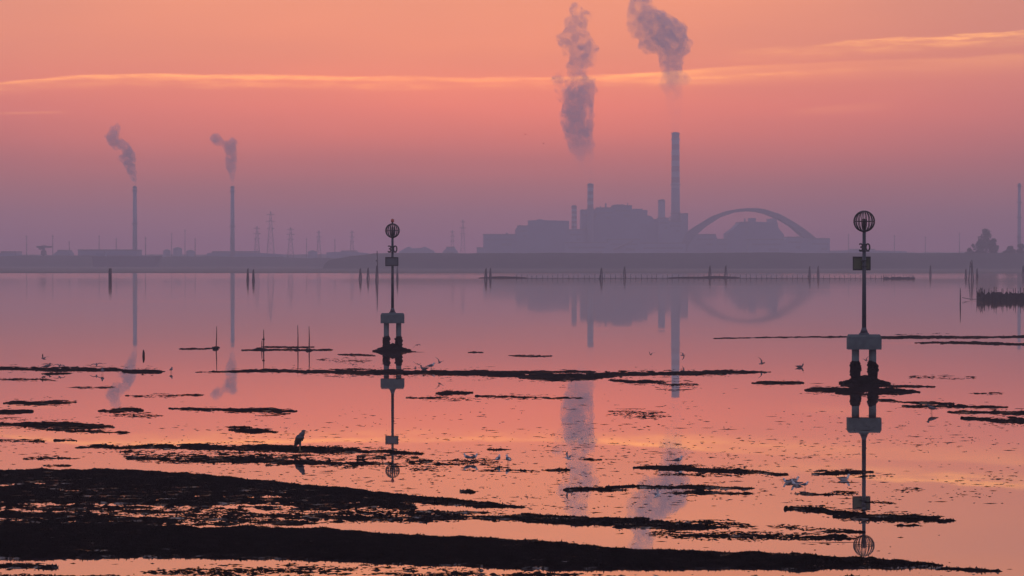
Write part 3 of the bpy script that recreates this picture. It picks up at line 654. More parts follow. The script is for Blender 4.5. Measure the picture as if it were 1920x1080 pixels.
def fish_trap(x0p, x1p, pyb, pyt, ptall, n, label, seed, dens=1.0):
    g = ground(x0p, pyb); Y = g.y; S = Y / F; xa = (x0p - 960) * S; xb = (x1p - 960) * S; h = at(x0p, pyt, Y).z; ht = at(x0p, ptall, Y).z; rnd = random.Random(seed)
    t = thing('fish_trap', ((xa + xb) / 2, Y, 0), label, 'fish trap', 'fish traps in the lagoon'); D = min(14, (xb - xa) * .8)
    ring = []
    for i in range(n):
        u = i / n * 4; sgm = int(u); f_ = u - sgm
        c = [(xa, Y, xb, Y), (xb, Y, xb, Y + D), (xb, Y + D, xa, Y + D), (xa, Y + D, xa, Y)][sgm]
        x = c[0] + (c[2] - c[0]) * f_ + rnd.uniform(-.2, .2); y = c[1] + (c[3] - c[1]) * f_; ring.append((x, y))
        b = MB(); hh_ = ht * rnd.uniform(.72, 1.0) if rnd.random() < .6 else h * rnd.uniform(1.0, 1.25)
        b.tube([(x, y, -.8), (x + rnd.uniform(-.15, .15), y, hh_)], [.09, .05], 6); b.build('stake', M['wood'], t)
    b = MB(); vs = []; m = n * 4
    for i in range(m):
        a, c = ring[i // 4], ring[(i // 4 + 1) % n]; f_ = (i % 4) / 4; x = a[0] + (c[0] - a[0]) * f_; y = a[1] + (c[1] - a[1]) * f_
        zt = h * (1 - .35 * math.sin(math.pi * f_) * rnd.random()) * (rnd.uniform(.45, .8) if rnd.random() < .3 else rnd.uniform(.8, 1.12)) * dens; th = rnd.uniform(.05, .16)
        vs += [(x - th, y - th, -.3), (x - th, y - th, zt), (x + th, y + th, zt), (x + th, y + th, -.3)]
    fs = []
    for i in range(m):
        i2 = (i + 1) % m
        for j in range(4): fs.append((i * 4 + j, i * 4 + (j + 1) % 4, i2 * 4 + (j + 1) % 4, i2 * 4 + j))
    b.add(vs, fs); b.build('net_wall', M['net'], t)
    return t, xa, Y, h
ft, fxa, fy, fh = fish_trap(1846, 1960, 563, 548, 538, 40, 'large dark fish trap of stakes and nets in the water at the right edge', 3)
b = MB(); b.tube([((1804 - 960) * fy / F + (fxa - (1804 - 960) * fy / F) * u, fy - .1, .55 - .35 * math.sin(math.pi * u)) for u in [i / 12 for i in range(13)]], .06, 6); b.build('tow_rope', M['rope'], ft)
fish_trap(1662, 1715, 523, 518.5, 514.5, 20, 'small low dark fish trap right of the nearer marker, ending the net fence', 9, .9)

def weed_bank(x0p, x1p, py, hpx, label, seed):
    g0 = ground(x0p, py); Y = g0.y; S = Y / F; xa, xb = (x0p - 960) * S, (x1p - 960) * S; rnd = random.Random(seed); b = MB(); n = 60; pts = []; rad = []
    for i in range(n):
        u = i / (n - 1); e = math.sin(math.pi * u) ** .45; pts.append((xa + (xb - xa) * u, Y + rnd.uniform(-1, 1), 0)); rad.append((max(.3, 9 * e * rnd.uniform(.8, 1.1)), max(.05, hpx * S * e * rnd.uniform(.55, 1.15))))
    b.tube(pts, rad, 12); o = b.build('mud_island', M['weed'], None, False); o['kind'] = 'structure'
weed_bank(918, 969, 521.5, 3.2, '', 1); weed_bank(1262, 1345, 521.5, 2.6, '', 2); weed_bank(1320, 1372, 521, 3.2, '', 3)

# ------------------------------------------------------------------ power plant across the lagoon
PY = 4100.0
def PX(px, Y=PY): return (px - 960) / F * Y
def PZ(py, Y=PY): return CAMH + (HY - py) / F * Y
def hall(outline, Y0, depth, label, wall='wall', extras=None, cat='plant building', name='industrial_hall', base=484):
    """outline: (px, py) roofline from left to right, extruded to its depth"""
    x0, x1 = outline[0][0], outline[-1][0]
    t = thing(name, (PX((x0 + x1) / 2, Y0), Y0 + depth / 2, .9), label, cat, 'power plant buildings' if cat == 'plant building' else None)
    prof = [(PX(x0, Y0), .5)] + [(PX(x, Y0), PZ(y, Y0)) for x, y in outline] + [(PX(x1, Y0), .5)]
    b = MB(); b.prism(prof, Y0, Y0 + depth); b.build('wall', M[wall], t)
    # parapet / roof slabs on every flat run
    for (xa, ya), (xb, yb) in zip(outline[:-1], outline[1:]):
        if abs(ya - yb) < .6 and xb - xa > 6:
            b = MB(); za = PZ(ya, Y0); b.box(((PX(xa, Y0) + PX(xb, Y0)) / 2, Y0 + depth / 2, za + .9), ((xb - xa) / F * Y0 + .6, depth + 1.2, 1.7)); b.build('roof', M['roof'], t)
    # window bands: one row of tall openings per flat run
    rnd = random.Random(int(x0))
    for (xa, ya), (xb, yb) in zip(outline[:-1], outline[1:]):
        if abs(ya - yb) < .6 and xb - xa > 12:
            zt = PZ(ya, Y0); xm, wd = PX((xa + xb) / 2, Y0), (xb - xa) / F * Y0
            b = MB(); b.box((xm, Y0 - .15, zt - 6), (wd * .86, .5, 2.4)); b.build('window_strip', M['dark'], t)
            b = MB(); b.box((xm + wd * .2, Y0 - .15, zt - 13), (wd * .3, .5, 3.2)); b.build('window_strip', M['dark'], t)
    for e in (extras or []):
        b = MB(); kind = e[0]
        if kind == 'vent':
            _, xa, xb, ya, yb = e; b.box(((PX(xa, Y0) + PX(xb, Y0)) / 2, Y0 + depth * .4, (PZ(ya, Y0) + PZ(yb, Y0)) / 2), (PX(xb, Y0) - PX(xa, Y0), depth * .4, PZ(ya, Y0) - PZ(yb, Y0))); b.build('roof_vent', M[wall], t)
        if kind == 'pipe':
            _, x, ya, yb, r = e; b.tube([(PX(x, Y0), Y0 + depth * .3, PZ(yb, Y0)), (PX(x, Y0), Y0 + depth * .3, PZ(ya, Y0))], r, 8); b.build('vent_pipe', M['stack'], t)
        if kind == 'duct':
            _, x0_, y0_, x1_, y1_, r = e; b.tube([(PX(x0_, Y0), Y0 - r - .5, PZ(y0_, Y0)), (PX(x1_, Y0), Y0 - r - .5, PZ(y1_, Y0))], r, 8); b.build('conveyor', M['roof'], t)
    return t
hall([(894, 466), (909, 466)], 4060, 40, 'lowest small block at the far left end of the power plant', 'wall2')
hall([(906, 441), (968, 441)], 4080, 60, 'long flat roofed hall at the left end of the power plant', 'wall', [('vent', 915, 921, 438.5, 441), ('pipe', 950, 436, 441, 1.2)])
hall([(966, 431), (970, 425), (990, 425), (990, 413.5), (1012, 412.5), (1067, 414)], 4100, 70, 'stepped hall between the long low hall and the thin banded chimney', 'wall', [('vent', 1008, 1018, 411, 413), ('pipe', 1062, 416, 430, 1.0), ('pipe', 975, 421, 425, 1.0)])
hall([(1066, 432), (1093, 432)], 4090, 60, 'low link block under the thin banded chimney', 'wall2')
hall([(1090, 395), (1119, 395), (1119, 391), (1150, 391), (1150, 387), (1185, 387), (1185, 393), (1214, 394), (1214, 404), (1222, 406), (1228, 413), (1240, 413)], 4130, 90,
     'tallest broad boiler hall at the middle of the power plant', 'wall',
     [('vent', 1152, 1172, 383, 387), ('pipe', 1137, 381, 391, 1.3), ('pipe', 1149, 384, 391, .9), ('vent', 1188, 1206, 391, 393.5), ('pipe', 1178, 380, 387, .8), ('duct', 1096, 432, 1118, 400, 2.2), ('pipe', 1127, 386, 391, .8), ('vent', 1094, 1112, 392.5, 395)])
hall([(1236, 410), (1254, 410), (1254, 416), (1278, 416), (1278, 402), (1290, 402), (1290, 432)], 4110, 70, 'block round the foot of the tallest striped chimney', 'wall2', [('pipe', 1258, 405, 416, .9), ('pipe', 1271, 407, 416, .9), ('vent', 1279, 1288, 400, 402)])
hall([(1060, 456), (1140, 456), (1140, 450), (1200, 450), (1200, 457), (1286, 457)], 4000, 50, 'long low pale sheds in front of the tall boiler hall', 'wall2', [('duct', 1150, 468, 1186, 452, 1.6), ('vent', 1075, 1090, 453.5, 456), ('vent', 1220, 1240, 454, 457)])
hall([(1290, 448), (1300, 448), (1303, 441), (1342, 441), (1346, 450), (1365, 450)], 4170, 60, 'low shed seen through the left side of the arch', 'wall2')
hall([(1364, 437), (1378, 427), (1387, 418), (1405, 418), (1405, 415), (1447, 417), (1449, 409), (1456, 411), (1460, 428), (1470, 440)], 4200, 80, 'stepped building seen through the middle of the arch', 'wall',
     [('vent', 1407, 1419, 408.5, 415), ('pipe', 1399, 409, 418, 1.2), ('pipe', 1441, 410, 417, .9)])
hall([(1405, 450), (1470, 450), (1476, 446), (1505, 446), (1520, 449), (1556, 449), (1556, 462)], 3980, 60, 'long low shed at the right foot of the arch', 'wall2', [('vent', 1538, 1548, 446, 449)])

def chimney(px, pyt, wt, wb, Y, label, banded=0, pyb=484, cat='chimney', platforms=(), rim=True):
    x = PX(px, Y); zt = PZ(pyt, Y); S = Y / F; t = thing('chimney', (x, Y, .9), label, cat, 'chimneys of the far shore')
    b = MB(); n = banded if banded else 0; zb = .6; hB = n and (PZ(pyt, Y) - PZ(pyt + 100, Y))
    segs = [zt - (zt - zb) * i / (2 * 12) for i in range(25)] if banded else [zt, zb]
    segs = segs[::-1]; r = lambda z_: S * (wb + (wt - wb) * (z_ - zb) / (zt - zb)) / 2
    b.tube([(x, Y, z_) for z_ in segs], [r(z_) for z_ in segs], 20)
    if banded:
        k = len(segs) - 1
        for i in range(k):
            top_i = k - 1 - i
            b.mi[i * 20:(i + 1) * 20] = [(1 if top_i % 2 == 0 else 2) if top_i < banded else 0] * 20
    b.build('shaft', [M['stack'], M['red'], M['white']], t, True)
    if rim:
        b = MB(); rt = r(zt); b.tube([(x, Y, zt - 1.2), (x, Y, zt + .5)], [rt + .55, rt + .55], 20); b.tube([(x, Y, zt + .5), (x, Y, zt + 1.6)], rt * .8, 16); b.build('rim', M['roof'], t)
    for py in platforms:
        z_ = PZ(py, Y); b = MB(); b.tube([(x, Y, z_ - .4), (x, Y, z_ + .4)], r(z_) + 1.5, 20); b.tube([(x, Y, z_ + 1.3), (x, Y, z_ + 1.5)], r(z_) + 1.5, 20); b.build('platform', M['darksteel'], t)
    return t
chimney(1266.5, 250, 14.5, 18, 4150, 'tallest chimney, thick and striped red and white, at the power plant', 10, platforms=(262, 347, 400))
chimney(1107, 346, 11, 12.5, 4120, 'mid height thick banded chimney rising at the left end of the boiler hall', 7, platforms=(392,))
chimney(1076.5, 387, 9.5, 10.5, 4110, 'shorter thin banded chimney between the stepped hall and the boiler hall', 14)
chimney(1240.5, 376, 13, 13.5, 4120, 'short stout plain chimney just left of the tallest striped one', 0)
chimney(253, 351, 7, 9.5, 3600, 'slender tapering chimney at far left with smoke leaning left', 0, platforms=(358, 420))
chimney(436, 351, 6.5, 9, 3600, 'slender chimney second from the left, smoke breaking into two puffs', 0, platforms=(360, 425))
chimney(1911, 346, 5.5, 7.5, 3600, 'thin mast like chimney with platforms at the right edge', 0, platforms=(350, 380, 408, 445))

# arch hall: a crescent roof rib, deep in plan
outer = [(1284, 446), (1288, 437), (1296, 430), (1310, 421.5), (1335, 406), (1362, 396.5), (1385, 392.5), (1402, 391), (1418, 391), (1432, 392.5), (1462, 402), (1487, 416), (1510, 431), (1532, 449), (1548, 466), (1556, 478), (1560, 484)]
inner = [(1536, 484), (1530, 474), (1520, 457), (1500, 437.5), (1482, 422.5), (1462, 411), (1437, 400.5), (1420, 396.5), (1405, 395.5), (1390, 396.5), (1375, 399), (1350, 408), (1325, 424), (1302, 444), (1290, 462), (1284, 484)]
t = thing('arch_hall', (PX(1420, 4040), 4040, .9), 'large arched crescent roof spanning low buildings right of the chimneys', 'arched roof')
b = MB(); YA = 4040; prof = [(PX(x, YA), PZ(y, YA)) for x, y in outer + inner + []]
o_ = [(PX(x, YA), PZ(y, YA)) for x, y in [(1268, 484)] + outer]; i_ = [(PX(x, YA), PZ(y, YA)) for x, y in inner[::-1]]
def resample(p, n):
    d = [0]
    for a, c in zip(p[:-1], p[1:]): d.append(d[-1] + math.dist(a, c))
    return [(float(np.interp(u, d, [q[0] for q in p])), float(np.interp(u, d, [q[1] for q in p]))) for u in np.linspace(0, d[-1], n)]
o_, i_ = resample(o_, 60), resample(i_, 60)
vs = []
for (a, c), (e, f_) in zip(o_, i_): vs += [(a, YA, c), (a, YA + 45, c), (e, YA + 45, f_), (e, YA, f_)]
fs = [(0, 1, 2, 3), (59 * 4 + 3, 59 * 4 + 2, 59 * 4 + 1, 59 * 4)]
for i in range(59):
    for j in range(4): fs.append((i * 4 + j, i * 4 + (j + 1) % 4, i * 4 + 4 + (j + 1) % 4, i * 4 + 4 + j))
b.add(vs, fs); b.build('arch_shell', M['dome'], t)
b = MB(); b.tube([(x, YA - .6, z_) for x, z_ in o_[4:-1]], .8, 6); b.build('edge_beam', M['roof'], t)
for i in range(6, 58, 3):
    b = MB(); b.tube([(o_[i][0], YA - .5, o_[i][1]), (i_[i][0], YA - .5, i_[i][1])], .45, 5); b.build('strut', M['roof'], t)

# ------------------------------------------------------------------ pylons, masts, crane and low buildings on the far shore
def pylon(px, pyt, Y, wpx, label, arms=3):
    x = PX(px, Y); zt = PZ(pyt, Y); zb = 1.0; S = Y / F; w0 = wpx * S / 2; t = thing('power_pylon', (x, Y, zb), label, 'pylon', 'lattice pylons on the far shore')
    b = MB(); H_ = zt - zb; k = 9; lv = [(zb + H_ * (i / k), w0 * (1 - i / k) ** .9 + .35) for i in range(k + 1)]
    cn = [(-1, -1), (1, -1), (1, 1), (-1, 1)]
    for (z0, a), (z1, c) in zip(lv[:-1], lv[1:]):
        for j in range(4):
            p0, p1 = cn[j], cn[(j + 1) % 4]
            b.tube([(x + p0[0] * a, Y + p0[1] * a, z0), (x + p0[0] * c, Y + p0[1] * c, z1)], .2, 4)
            b.tube([(x + p0[0] * a, Y + p0[1] * a, z0), (x + p1[0] * c, Y + p1[1] * c, z1)], .10, 4); b.tube([(x + p1[0] * a, Y + p1[1] * a, z0), (x + p0[0] * c, Y + p0[1] * c, z1)], .10, 4)
    b.build('lattice_tower', M['darksteel'], t)
    for i in range(arms):
        z_ = zt - H_ * (.06 + .13 * i); L = w0 * (1.0 + .25 * (i == 1)); b = MB()
        b.tube([(x - L, Y, z_), (x, Y, z_ + .8), (x + L, Y, z_)], .25, 4); b.tube([(x - L, Y, z_), (x, Y, z_ - .9), (x + L, Y, z_)], .18, 4); b.build('cross_arm', M['darksteel'], t)
    return t
pylon(482, 424, 3900, 12, 'lattice pylon just right of the second smoking chimney')
pylon(507.5, 396, 3900, 15, 'tallest lattice pylon, right of the second smoking chimney')
pylon(545, 426, 3800, 13, 'sturdy lattice pylon third right of the second smoking chimney')
pylon(598, 432, 4000, 9, 'faint narrow pylon midway between the smoking chimneys and the lamp topped marker')
pylon(660, 432, 4000, 9, 'faint narrow pylon closest left of the lamp topped marker')
pylon(848.5, 431, 4000, 8, 'shorter pylon of the two left of the power plant')
pylon(868, 411, 4000, 10, 'taller pylon of the two left of the power plant')
def mast(px, pyt, Y, label, r=.7):
    x = PX(px, Y); zt = PZ(pyt, Y); b = MB(); b.tube([(x, Y, .8), (x, Y, zt)], [r, r * .5], 6); b.box((x, Y, zt - 2), (3, .5, .5)); b.box((x, Y, zt * .7), (2.2, .5, .4))
    o = b.build('mast', M['darksteel']); tag(o, label, 'mast', 'thin masts on the far shore')
mast(50, 441, 3500, 'thin mast farthest left on the shore, left of the loading crane')
mast(99, 440, 3500, 'thin mast just right of the loading crane')
mast(186, 441, 3500, 'thin mast behind the long shed left of the first chimney')
mast(273, 444, 3500, 'thin mast just right of the first chimney')
mast(366, 446, 3500, 'thin mast between the two smoking chimneys, nearer the second')
mast(1591, 438, 3700, 'thin mast just left of the nearer marker sphere')
mast(1677, 440, 3700, 'thin mast first right of the nearer marker')
mast(1735, 443, 3700, 'shortest thin mast, midway between the nearer marker and the tree clump')
mast(1799, 436, 3700, 'thin mast just left of the tree clump')
mast(130, 452, 3700, 'short thin mast rising left of the long flat shed')
mast(218, 446, 3700, 'thin mast above the right part of the long flat shed')
mast(322, 436, 4000, 'faint taller mast left of the storage tanks between the smoking chimneys')
mast(347, 430, 4000, 'faintest tallest mast right beside the storage tanks between the smoking chimneys')
mast(575, 446, 4000, 'short faint mast between two pylons left of the lamp topped marker')
mast(628, 448, 4000, 'short faint mast between the two pylons nearest the lamp topped marker')
def tank(px, pyt, wpx, Y, label):
    x = PX(px, Y); zt = PZ(pyt, Y); r = wpx / 2 / F * Y; t = thing('storage_tank', (x, Y, .8), label, 'storage tank', 'storage tanks on the far shore')
    b = MB(); b.tube([(x, Y, .8), (x, Y, zt)], r, 28); b.build('shell', M['wall2'], t)
    b = MB(); b.tube([(x, Y, zt + .003), (x, Y, zt + 1.2), (x, Y, zt + 2.2)], [r * 1.02, r * .6, r * .08], 28); b.build('roof', M['roof'], t)
tank(313, 470, 14, 3900, 'leftmost storage tank of the group between the smoking chimneys')
tank(333, 466, 17, 3950, 'tallest storage tank, in the middle of the group between the smoking chimneys')
tank(357, 471, 16, 3900, 'rightmost storage tank of the group between the smoking chimneys')
tank(586, 472, 18, 3900, 'low lone storage tank left of the lamp topped marker')
hall([(612, 473), (640, 472), (668, 472.5), (690, 475)], 3950, 40, 'long low shed left of the lamp topped marker, behind the dike end', 'wall', None, 'shed', 'storage_shed')
hall([(100, 476), (108, 471), (126, 471), (130, 475)], 3600, 40, 'small shed between the loading crane and the long flat shed', 'wall', None, 'shed', 'storage_shed')
# loading crane: stem with a broad flat head
Y = 3300; t = thing('loading_crane', (PX(82, Y), Y, 1), 'T shaped loading crane silhouette near the left edge of the far shore', 'crane')
b = MB(); b.box((PX(82, Y), Y, (PZ(464, Y) + 1) / 2), (3.0, 3, PZ(464, Y) - 1)); b.box((PX(82, Y), Y, PZ(474, Y)), (6, 5, 5)); b.build('tower', M['darksteel'], t)
b = MB(); b.box((PX(83, Y), Y, PZ(463, Y) + .1), (17.5, 2.4, 2.0)); b.build('boom', M['darksteel'], t)
b = MB(); b.tube([(PX(72, Y), Y, PZ(464, Y)), (PX(82, Y), Y, PZ(459.5, Y)), (PX(96, Y), Y, PZ(464, Y))], .3, 5); b.build('stay', M['darksteel'], t)
b = MB(); b.box((PX(76, Y), Y - .2, PZ(465.5, Y) - .4), (4, 3, 2.4)); b.build('cabin', M['hull'], t)
hall([(146, 470.5), (256, 470.5)], 3420, 50, 'long flat shed behind the moored ship left of the first chimney', 'wall', [('vent', 160, 172, 468, 470.5), ('vent', 205, 214, 468.5, 470.5)], 'shed', 'storage_shed')
hall([(-6, 476), (2, 474), (30, 474.5), (32, 480)], 3400, 40, 'low dark shed at the very left edge of the far shore', 'wall', None, 'shed', 'storage_shed')
hall([(388, 475), (398, 473.5), (482, 474), (530, 477)], 3700, 40, 'long low shed at the foot of the second smoking chimney', 'wall', None, 'shed', 'storage_shed')
hall([(748, 472), (762, 464), (766, 462.5), (772, 466), (788, 465), (796, 462.5), (804, 466), (814, 472)], 3900, 60, 'twin peaked low shed just right of the lamp topped marker', 'wall2', None, 'shed', 'storage_shed')
hall([(830, 472), (837, 465), (852, 465), (858, 472)], 3900, 50, 'small low shed left of the two pylons by the power plant', 'wall2', None, 'shed', 'storage_shed')
hall([(1560, 470), (1600, 469), (1640, 469.5), (1700, 471)], 3800, 40, 'very long low shed beyond the dike behind the nearer marker', 'wall', None, 'shed', 'storage_shed')
# moored ship: long hull with raked bow to the right
Y = 3000; t = thing('moored_ship', (PX(240, Y), Y, 0), 'long low ship with raked bow moored in front of the first chimney', 'ship')
xs_ = [PX(176, Y), PX(296, Y), PX(304, Y)]; zd = PZ(480.5, Y); b = MB(); W_ = 9
vs = [(PX(178, Y), Y - W_, .5), (PX(292, Y), Y - W_, .5), (PX(296, Y), Y, .5), (PX(292, Y), Y + W_, .5), (PX(178, Y), Y + W_, .5),
      (PX(175, Y), Y - W_, zd), (PX(294, Y), Y - W_, zd), (PX(304, Y), Y, zd + .6), (PX(294, Y), Y + W_, zd), (PX(175, Y), Y + W_, zd)]
b.add(vs, [(0, 1, 6, 5), (1, 2, 7, 6), (2, 3, 8, 7), (3, 4, 9, 8), (4, 0, 5, 9), (5, 6, 7, 8, 9), (4, 3, 2, 1, 0)]); b.build('hull', M['hull'], t)
b = MB(); b.box((PX(190, Y), Y, zd + 1.6), (10, 12, 3)); b.build('deckhouse', M['wall2'], t)
b = MB(); b.tube([(PX(196, Y), Y, zd), (PX(196, Y), Y, zd + 6)], .25, 6); b.build('mast', M['darksteel'], t)

# trees on the dike
def tree(px, pyt, wpx, Y, label, seed):
    rnd = random.Random(seed); S = Y / F; x = PX(px, Y); zt = PZ(pyt, Y); zb = PZ(476, Y) - 3; H_ = zt - zb; r = wpx * S / 2
    t = thing('tree', (x, Y, zb), label, 'tree', 'trees on the dike'); b = MB()
    b.tube([(x, Y, zb - 8), (x + .2, Y, zb + H_ * .4), (x, Y, zb + H_ * .8)], [.6, .45, .15], 7)
    for i in range(7):
        a = rnd.uniform(0, 6.28); z0 = zb + H_ * rnd.uniform(.2, .6); b.tube([(x, Y, z0), (x + math.cos(a) * r * .7, Y + math.sin(a) * r * .7, z0 + H_ * .22)], [.25, .08], 5)
    b.build('trunk', M['bark'], t)
    b = MB()
    cl = [(rnd.gauss(0, .38), rnd.gauss(0, .38), rnd.uniform(.0, 1)) for _ in range(44)]
    for cx_, cy_, cz_ in cl:
        k = 1.05 - .75 * abs(cz_ - .42) ** 1.3 * 1.6; px_, py_, pz_ = x + cx_ * r * k, Y + cy_ * r * k, zb + H_ * (.12 + .80 * cz_)
        cr = r * rnd.uniform(.28, .46)
        for _ in range(60):
            d = Vector((rnd.gauss(0, 1), rnd.gauss(0, 1), rnd.gauss(0, 1))).normalized() * cr * rnd.uniform(.4, 1.0); c_ = Vector((px_, py_, pz_)) + d * .9
            u = Vector((rnd.gauss(0, 1), rnd.gauss(0, 1), rnd.gauss(0, 1))).normalized(); v_ = u.orthogonal().normalized(); q = rnd.uniform(.45, 1.0)
            b.add([c_ - u * q, c_ + v_ * q * .5, c_ + u * q, c_ - v_ * q * .5], [(0, 1, 2, 3)])
    b.build('crown', M['leaf'], t)
tree(1848, 429, 36, 2540, 'tallest tree of the clump near the right edge of the shore', 1)
tree(1837, 449, 22, 2550, 'smaller tree on the left side of the tall tree', 2)
tree(1862, 446, 18, 2550, 'small tree leaning out on the right side of the tall tree', 3)
tree(1893, 462, 22, 2540, 'low bushy tree left of the thin chimney at the right edge', 4)
tree(1915, 458, 20, 2540, 'low tree at the very right edge below the thin chimney', 5)
tree(1818, 467, 22, 2540, 'lowest bushy tree at the left end of the clump', 6)

# ------------------------------------------------------------------ smoke
def smoke_mat(name, scale, dens, lo, hi, z0, z1, zw=None, col=(.80, .76, .84)):
    m = bpy.data.materials.new(name); m.use_nodes = True; t = NT(m.node_tree); out = t.n('ShaderNodeOutputMaterial')
    geo = t.n('ShaderNodeNewGeometry'); P_ = geo.outputs['Position']
    sp = t.n('ShaderNodeSeparateXYZ'); t.l(P_, sp.inputs[0])
    n = t.noise(P_, scale, 5, .66).outputs[0]
    if zw: n = t.m('SUBTRACT', n, t.sstep(sp.outputs[2], zw[0], zw[1], 0.0, zw[2]))
    d = t.sstep(n, lo, hi, 0, dens); f_ = t.sstep(sp.outputs[2], z0, z1, .07, 1.0); d = t.m('MULTIPLY', d, f_)
    pv = t.n('ShaderNodeVolumePrincipled'); pv.inputs['Color'].default_value = (*col, 1); t.l(d, pv.inputs['Density']); pv.inputs['Anisotropy'].default_value = .2
    t.l(pv.outputs[0], out.inputs['Volume']); return m
def plume(puffs, Y, mat_, label, seed, vox):
    rnd = random.Random(seed); S = Y / F; b = MB()
    for x, y, r in puffs:
        c = at(x, y, Y); R_ = r * S
        b.ball(c, R_, 3, 0, (1, rnd.uniform(.8, 1.1), 1), .03)
        for _ in range(16):
            a = Vector((rnd.gauss(0, 1), rnd.gauss(0, 1), rnd.gauss(0, 1))).normalized()
            b.ball(c + a * R_ * rnd.uniform(.7, 1.0), R_ * rnd.uniform(.22, .5), 2, 0, (1, 1, 1), .04)
    me = remesh(b, vox, 1); o = bpy.data.objects.new('smoke_plume', me); me.name = 'smoke_plume'; COL.objects.link(o); me.materials.clear(); me.materials.append(mat_)
    tag(o, label, 'smoke', 'smoke over the chimneys'); return o
def ip(puffs, step=.6):
    """fill gaps between successive puffs"""
    out = []
    for (x, y, r), (x2, y2, r2) in zip(puffs[:-1], puffs[1:]):
        n = max(1, int(math.hypot(x2 - x, y2 - y) / (step * (r + r2) / 2)))
        out += [(x + (x2 - x) * i / n, y + (y2 - y) * i / n, r + (r2 - r) * i / n) for i in range(n)]
    return out + [puffs[-1]]
PA = ip([(1107, 344, 5), (1102, 322, 7), (1096, 304, 9), (1094, 285, 14), (1089, 265, 18), (1086, 245, 20), (1083, 225, 21), (1083, 205, 22), (1085, 190, 22), (1090, 175, 19), (1097, 160, 15)]) + ip([(1070, 188, 12), (1068, 170, 11), (1075, 154, 10), (1082, 140, 12), (1086, 122, 16), (1092, 102, 19), (1090, 86, 19), (1080, 70, 16), (1078, 50, 14), (1086, 34, 12), (1080, 16, 9)]) \
    + [(1049, 168, 7), (1046, 152, 8), (1050, 140, 6), (1060, 77, 11), (1106, 112, 9), (1098, 30, 9), (1108, 152, 7), (1052, 184, 6), (1064, 98, 8)]
PB = ip([(1266.5, 249, 6), (1266, 215, 8), (1264, 185, 11), (1262, 155, 14), (1259, 135, 15), (1258, 118, 17), (1262, 100, 19), (1264, 82, 22), (1256, 66, 25), (1242, 56, 25), (1228, 46, 21), (1216, 34, 17), (1206, 18, 14), (1205, 2, 13), (1208, -14, 14), (1200, -30, 15), (1188, -45, 14)]) \
    + ip([(1246, 78, 18), (1228, 76, 16), (1212, 82, 11)]) + ip([(1197, 62, 9), (1188, 48, 8), (1186, 30, 8), (1190, 8, 9)]) + [(1284, 150, 8), (1245, 160, 8), (1222, 88, 9)]
PC = ip([(252.5, 344, 2), (250.5, 334, 4.5), (247, 322, 6.5), (243, 310, 8), (241, 298, 9.5), (240, 287, 9), (234, 275, 7), (228, 270, 7), (217, 270, 8), (210, 257, 9), (214, 246, 7), (220, 239, 5)]) + [(228, 296, 5)]
PD = ip([(436, 340, 1.8), (435, 328, 4), (434, 314, 7), (433.5, 302, 8), (434, 290, 6.5), (432, 277, 9.5), (437, 266, 6)]) + ip([(428, 274, 6), (418, 269, 4), (408, 263, 7.5), (402, 259, 7)])
PA = [(x, y, r_ * 1.38) for x, y, r_ in PA]; PB = [(x, y, r_ * 1.33) for x, y, r_ in PB]
plume(PA, 4120, smoke_mat('smoke_tall_column', .080, .056, .36, .57, PZ(315, 4120), PZ(250, 4120), (PZ(190, 4120), PZ(130, 4120), .05)), 'tall ragged smoke column over the left banded chimney, widest below its middle', 1, 1.6)
plume(PB, 4150, smoke_mat('smoke_top_right', .080, .058, .37, .57, PZ(200, 4150), PZ(100, 4150)), 'billowing smoke cloud above the tallest striped chimney, cut by the top of the picture', 2, 1.6)
PC = [(x, y, r_ * 1.3) for x, y, r_ in PC]; PD = [(x, y, r_ * 1.3) for x, y, r_ in PD]
plume(PC, 3600, smoke_mat('smoke_leaning', .17, .12, .36, .55, PZ(352, 3600), PZ(335, 3600)), 'narrow smoke plume leaning left from the leftmost chimney', 3, 1.0)
plume(PD, 3600, smoke_mat('smoke_two_puffs', .17, .12, .36, .55, PZ(352, 3600), PZ(335, 3600)), 'small smoke plume with a separate puff, from the second chimney from the left', 4, 1.0)

# ------------------------------------------------------------------ birds (built facing +X, standing at the origin)
def bird_mesh(build, classify, mats, voxel=.008, sm=3):
    b = MB(); build(b); me = remesh(b, voxel, sm); me.materials.clear()
    for m_ in mats: me.materials.append(m_)
    for f in me.polygons: f.material_index = classify(f.center, f.normal); f.use_smooth = True
    return me
def gull_body_standing(b):
    b.tube([(-.24, 0, .150), (-.17, 0, .165), (-.08, 0, .185), (.02, 0, .205), (.09, 0, .225), (.125, 0, .262), (.135, 0, .295)], [(.014, .008), (.032, .022), (.062, .056), (.074, .070), (.062, .064), (.042, .046), (.034, .036)], 14)
    b.ball((.146, 0, .312), .044, 2, 0, (1.15, .92, .95))
    for s in (-1, 1): b.tube([(.07, s * .062, .215), (-.04, s * .068, .200), (-.16, s * .045, .172), (-.29, s * .012, .158)], [(.012, .034), (.016, .050), (.014, .032), (.006, .010)], 10)
def gull_cls(c, n):
    if c.x < -.215 and c.z > .13: return 2
    if abs(c.y) > .03 and c.z > .158 and c.x < .075: return 1
    if c.z > .235 and c.x < .06: return 1
    return 0
me_stand = bird_mesh(gull_body_standing, gull_cls, [M['gwhite'], M['ggrey'], M['gdark']])
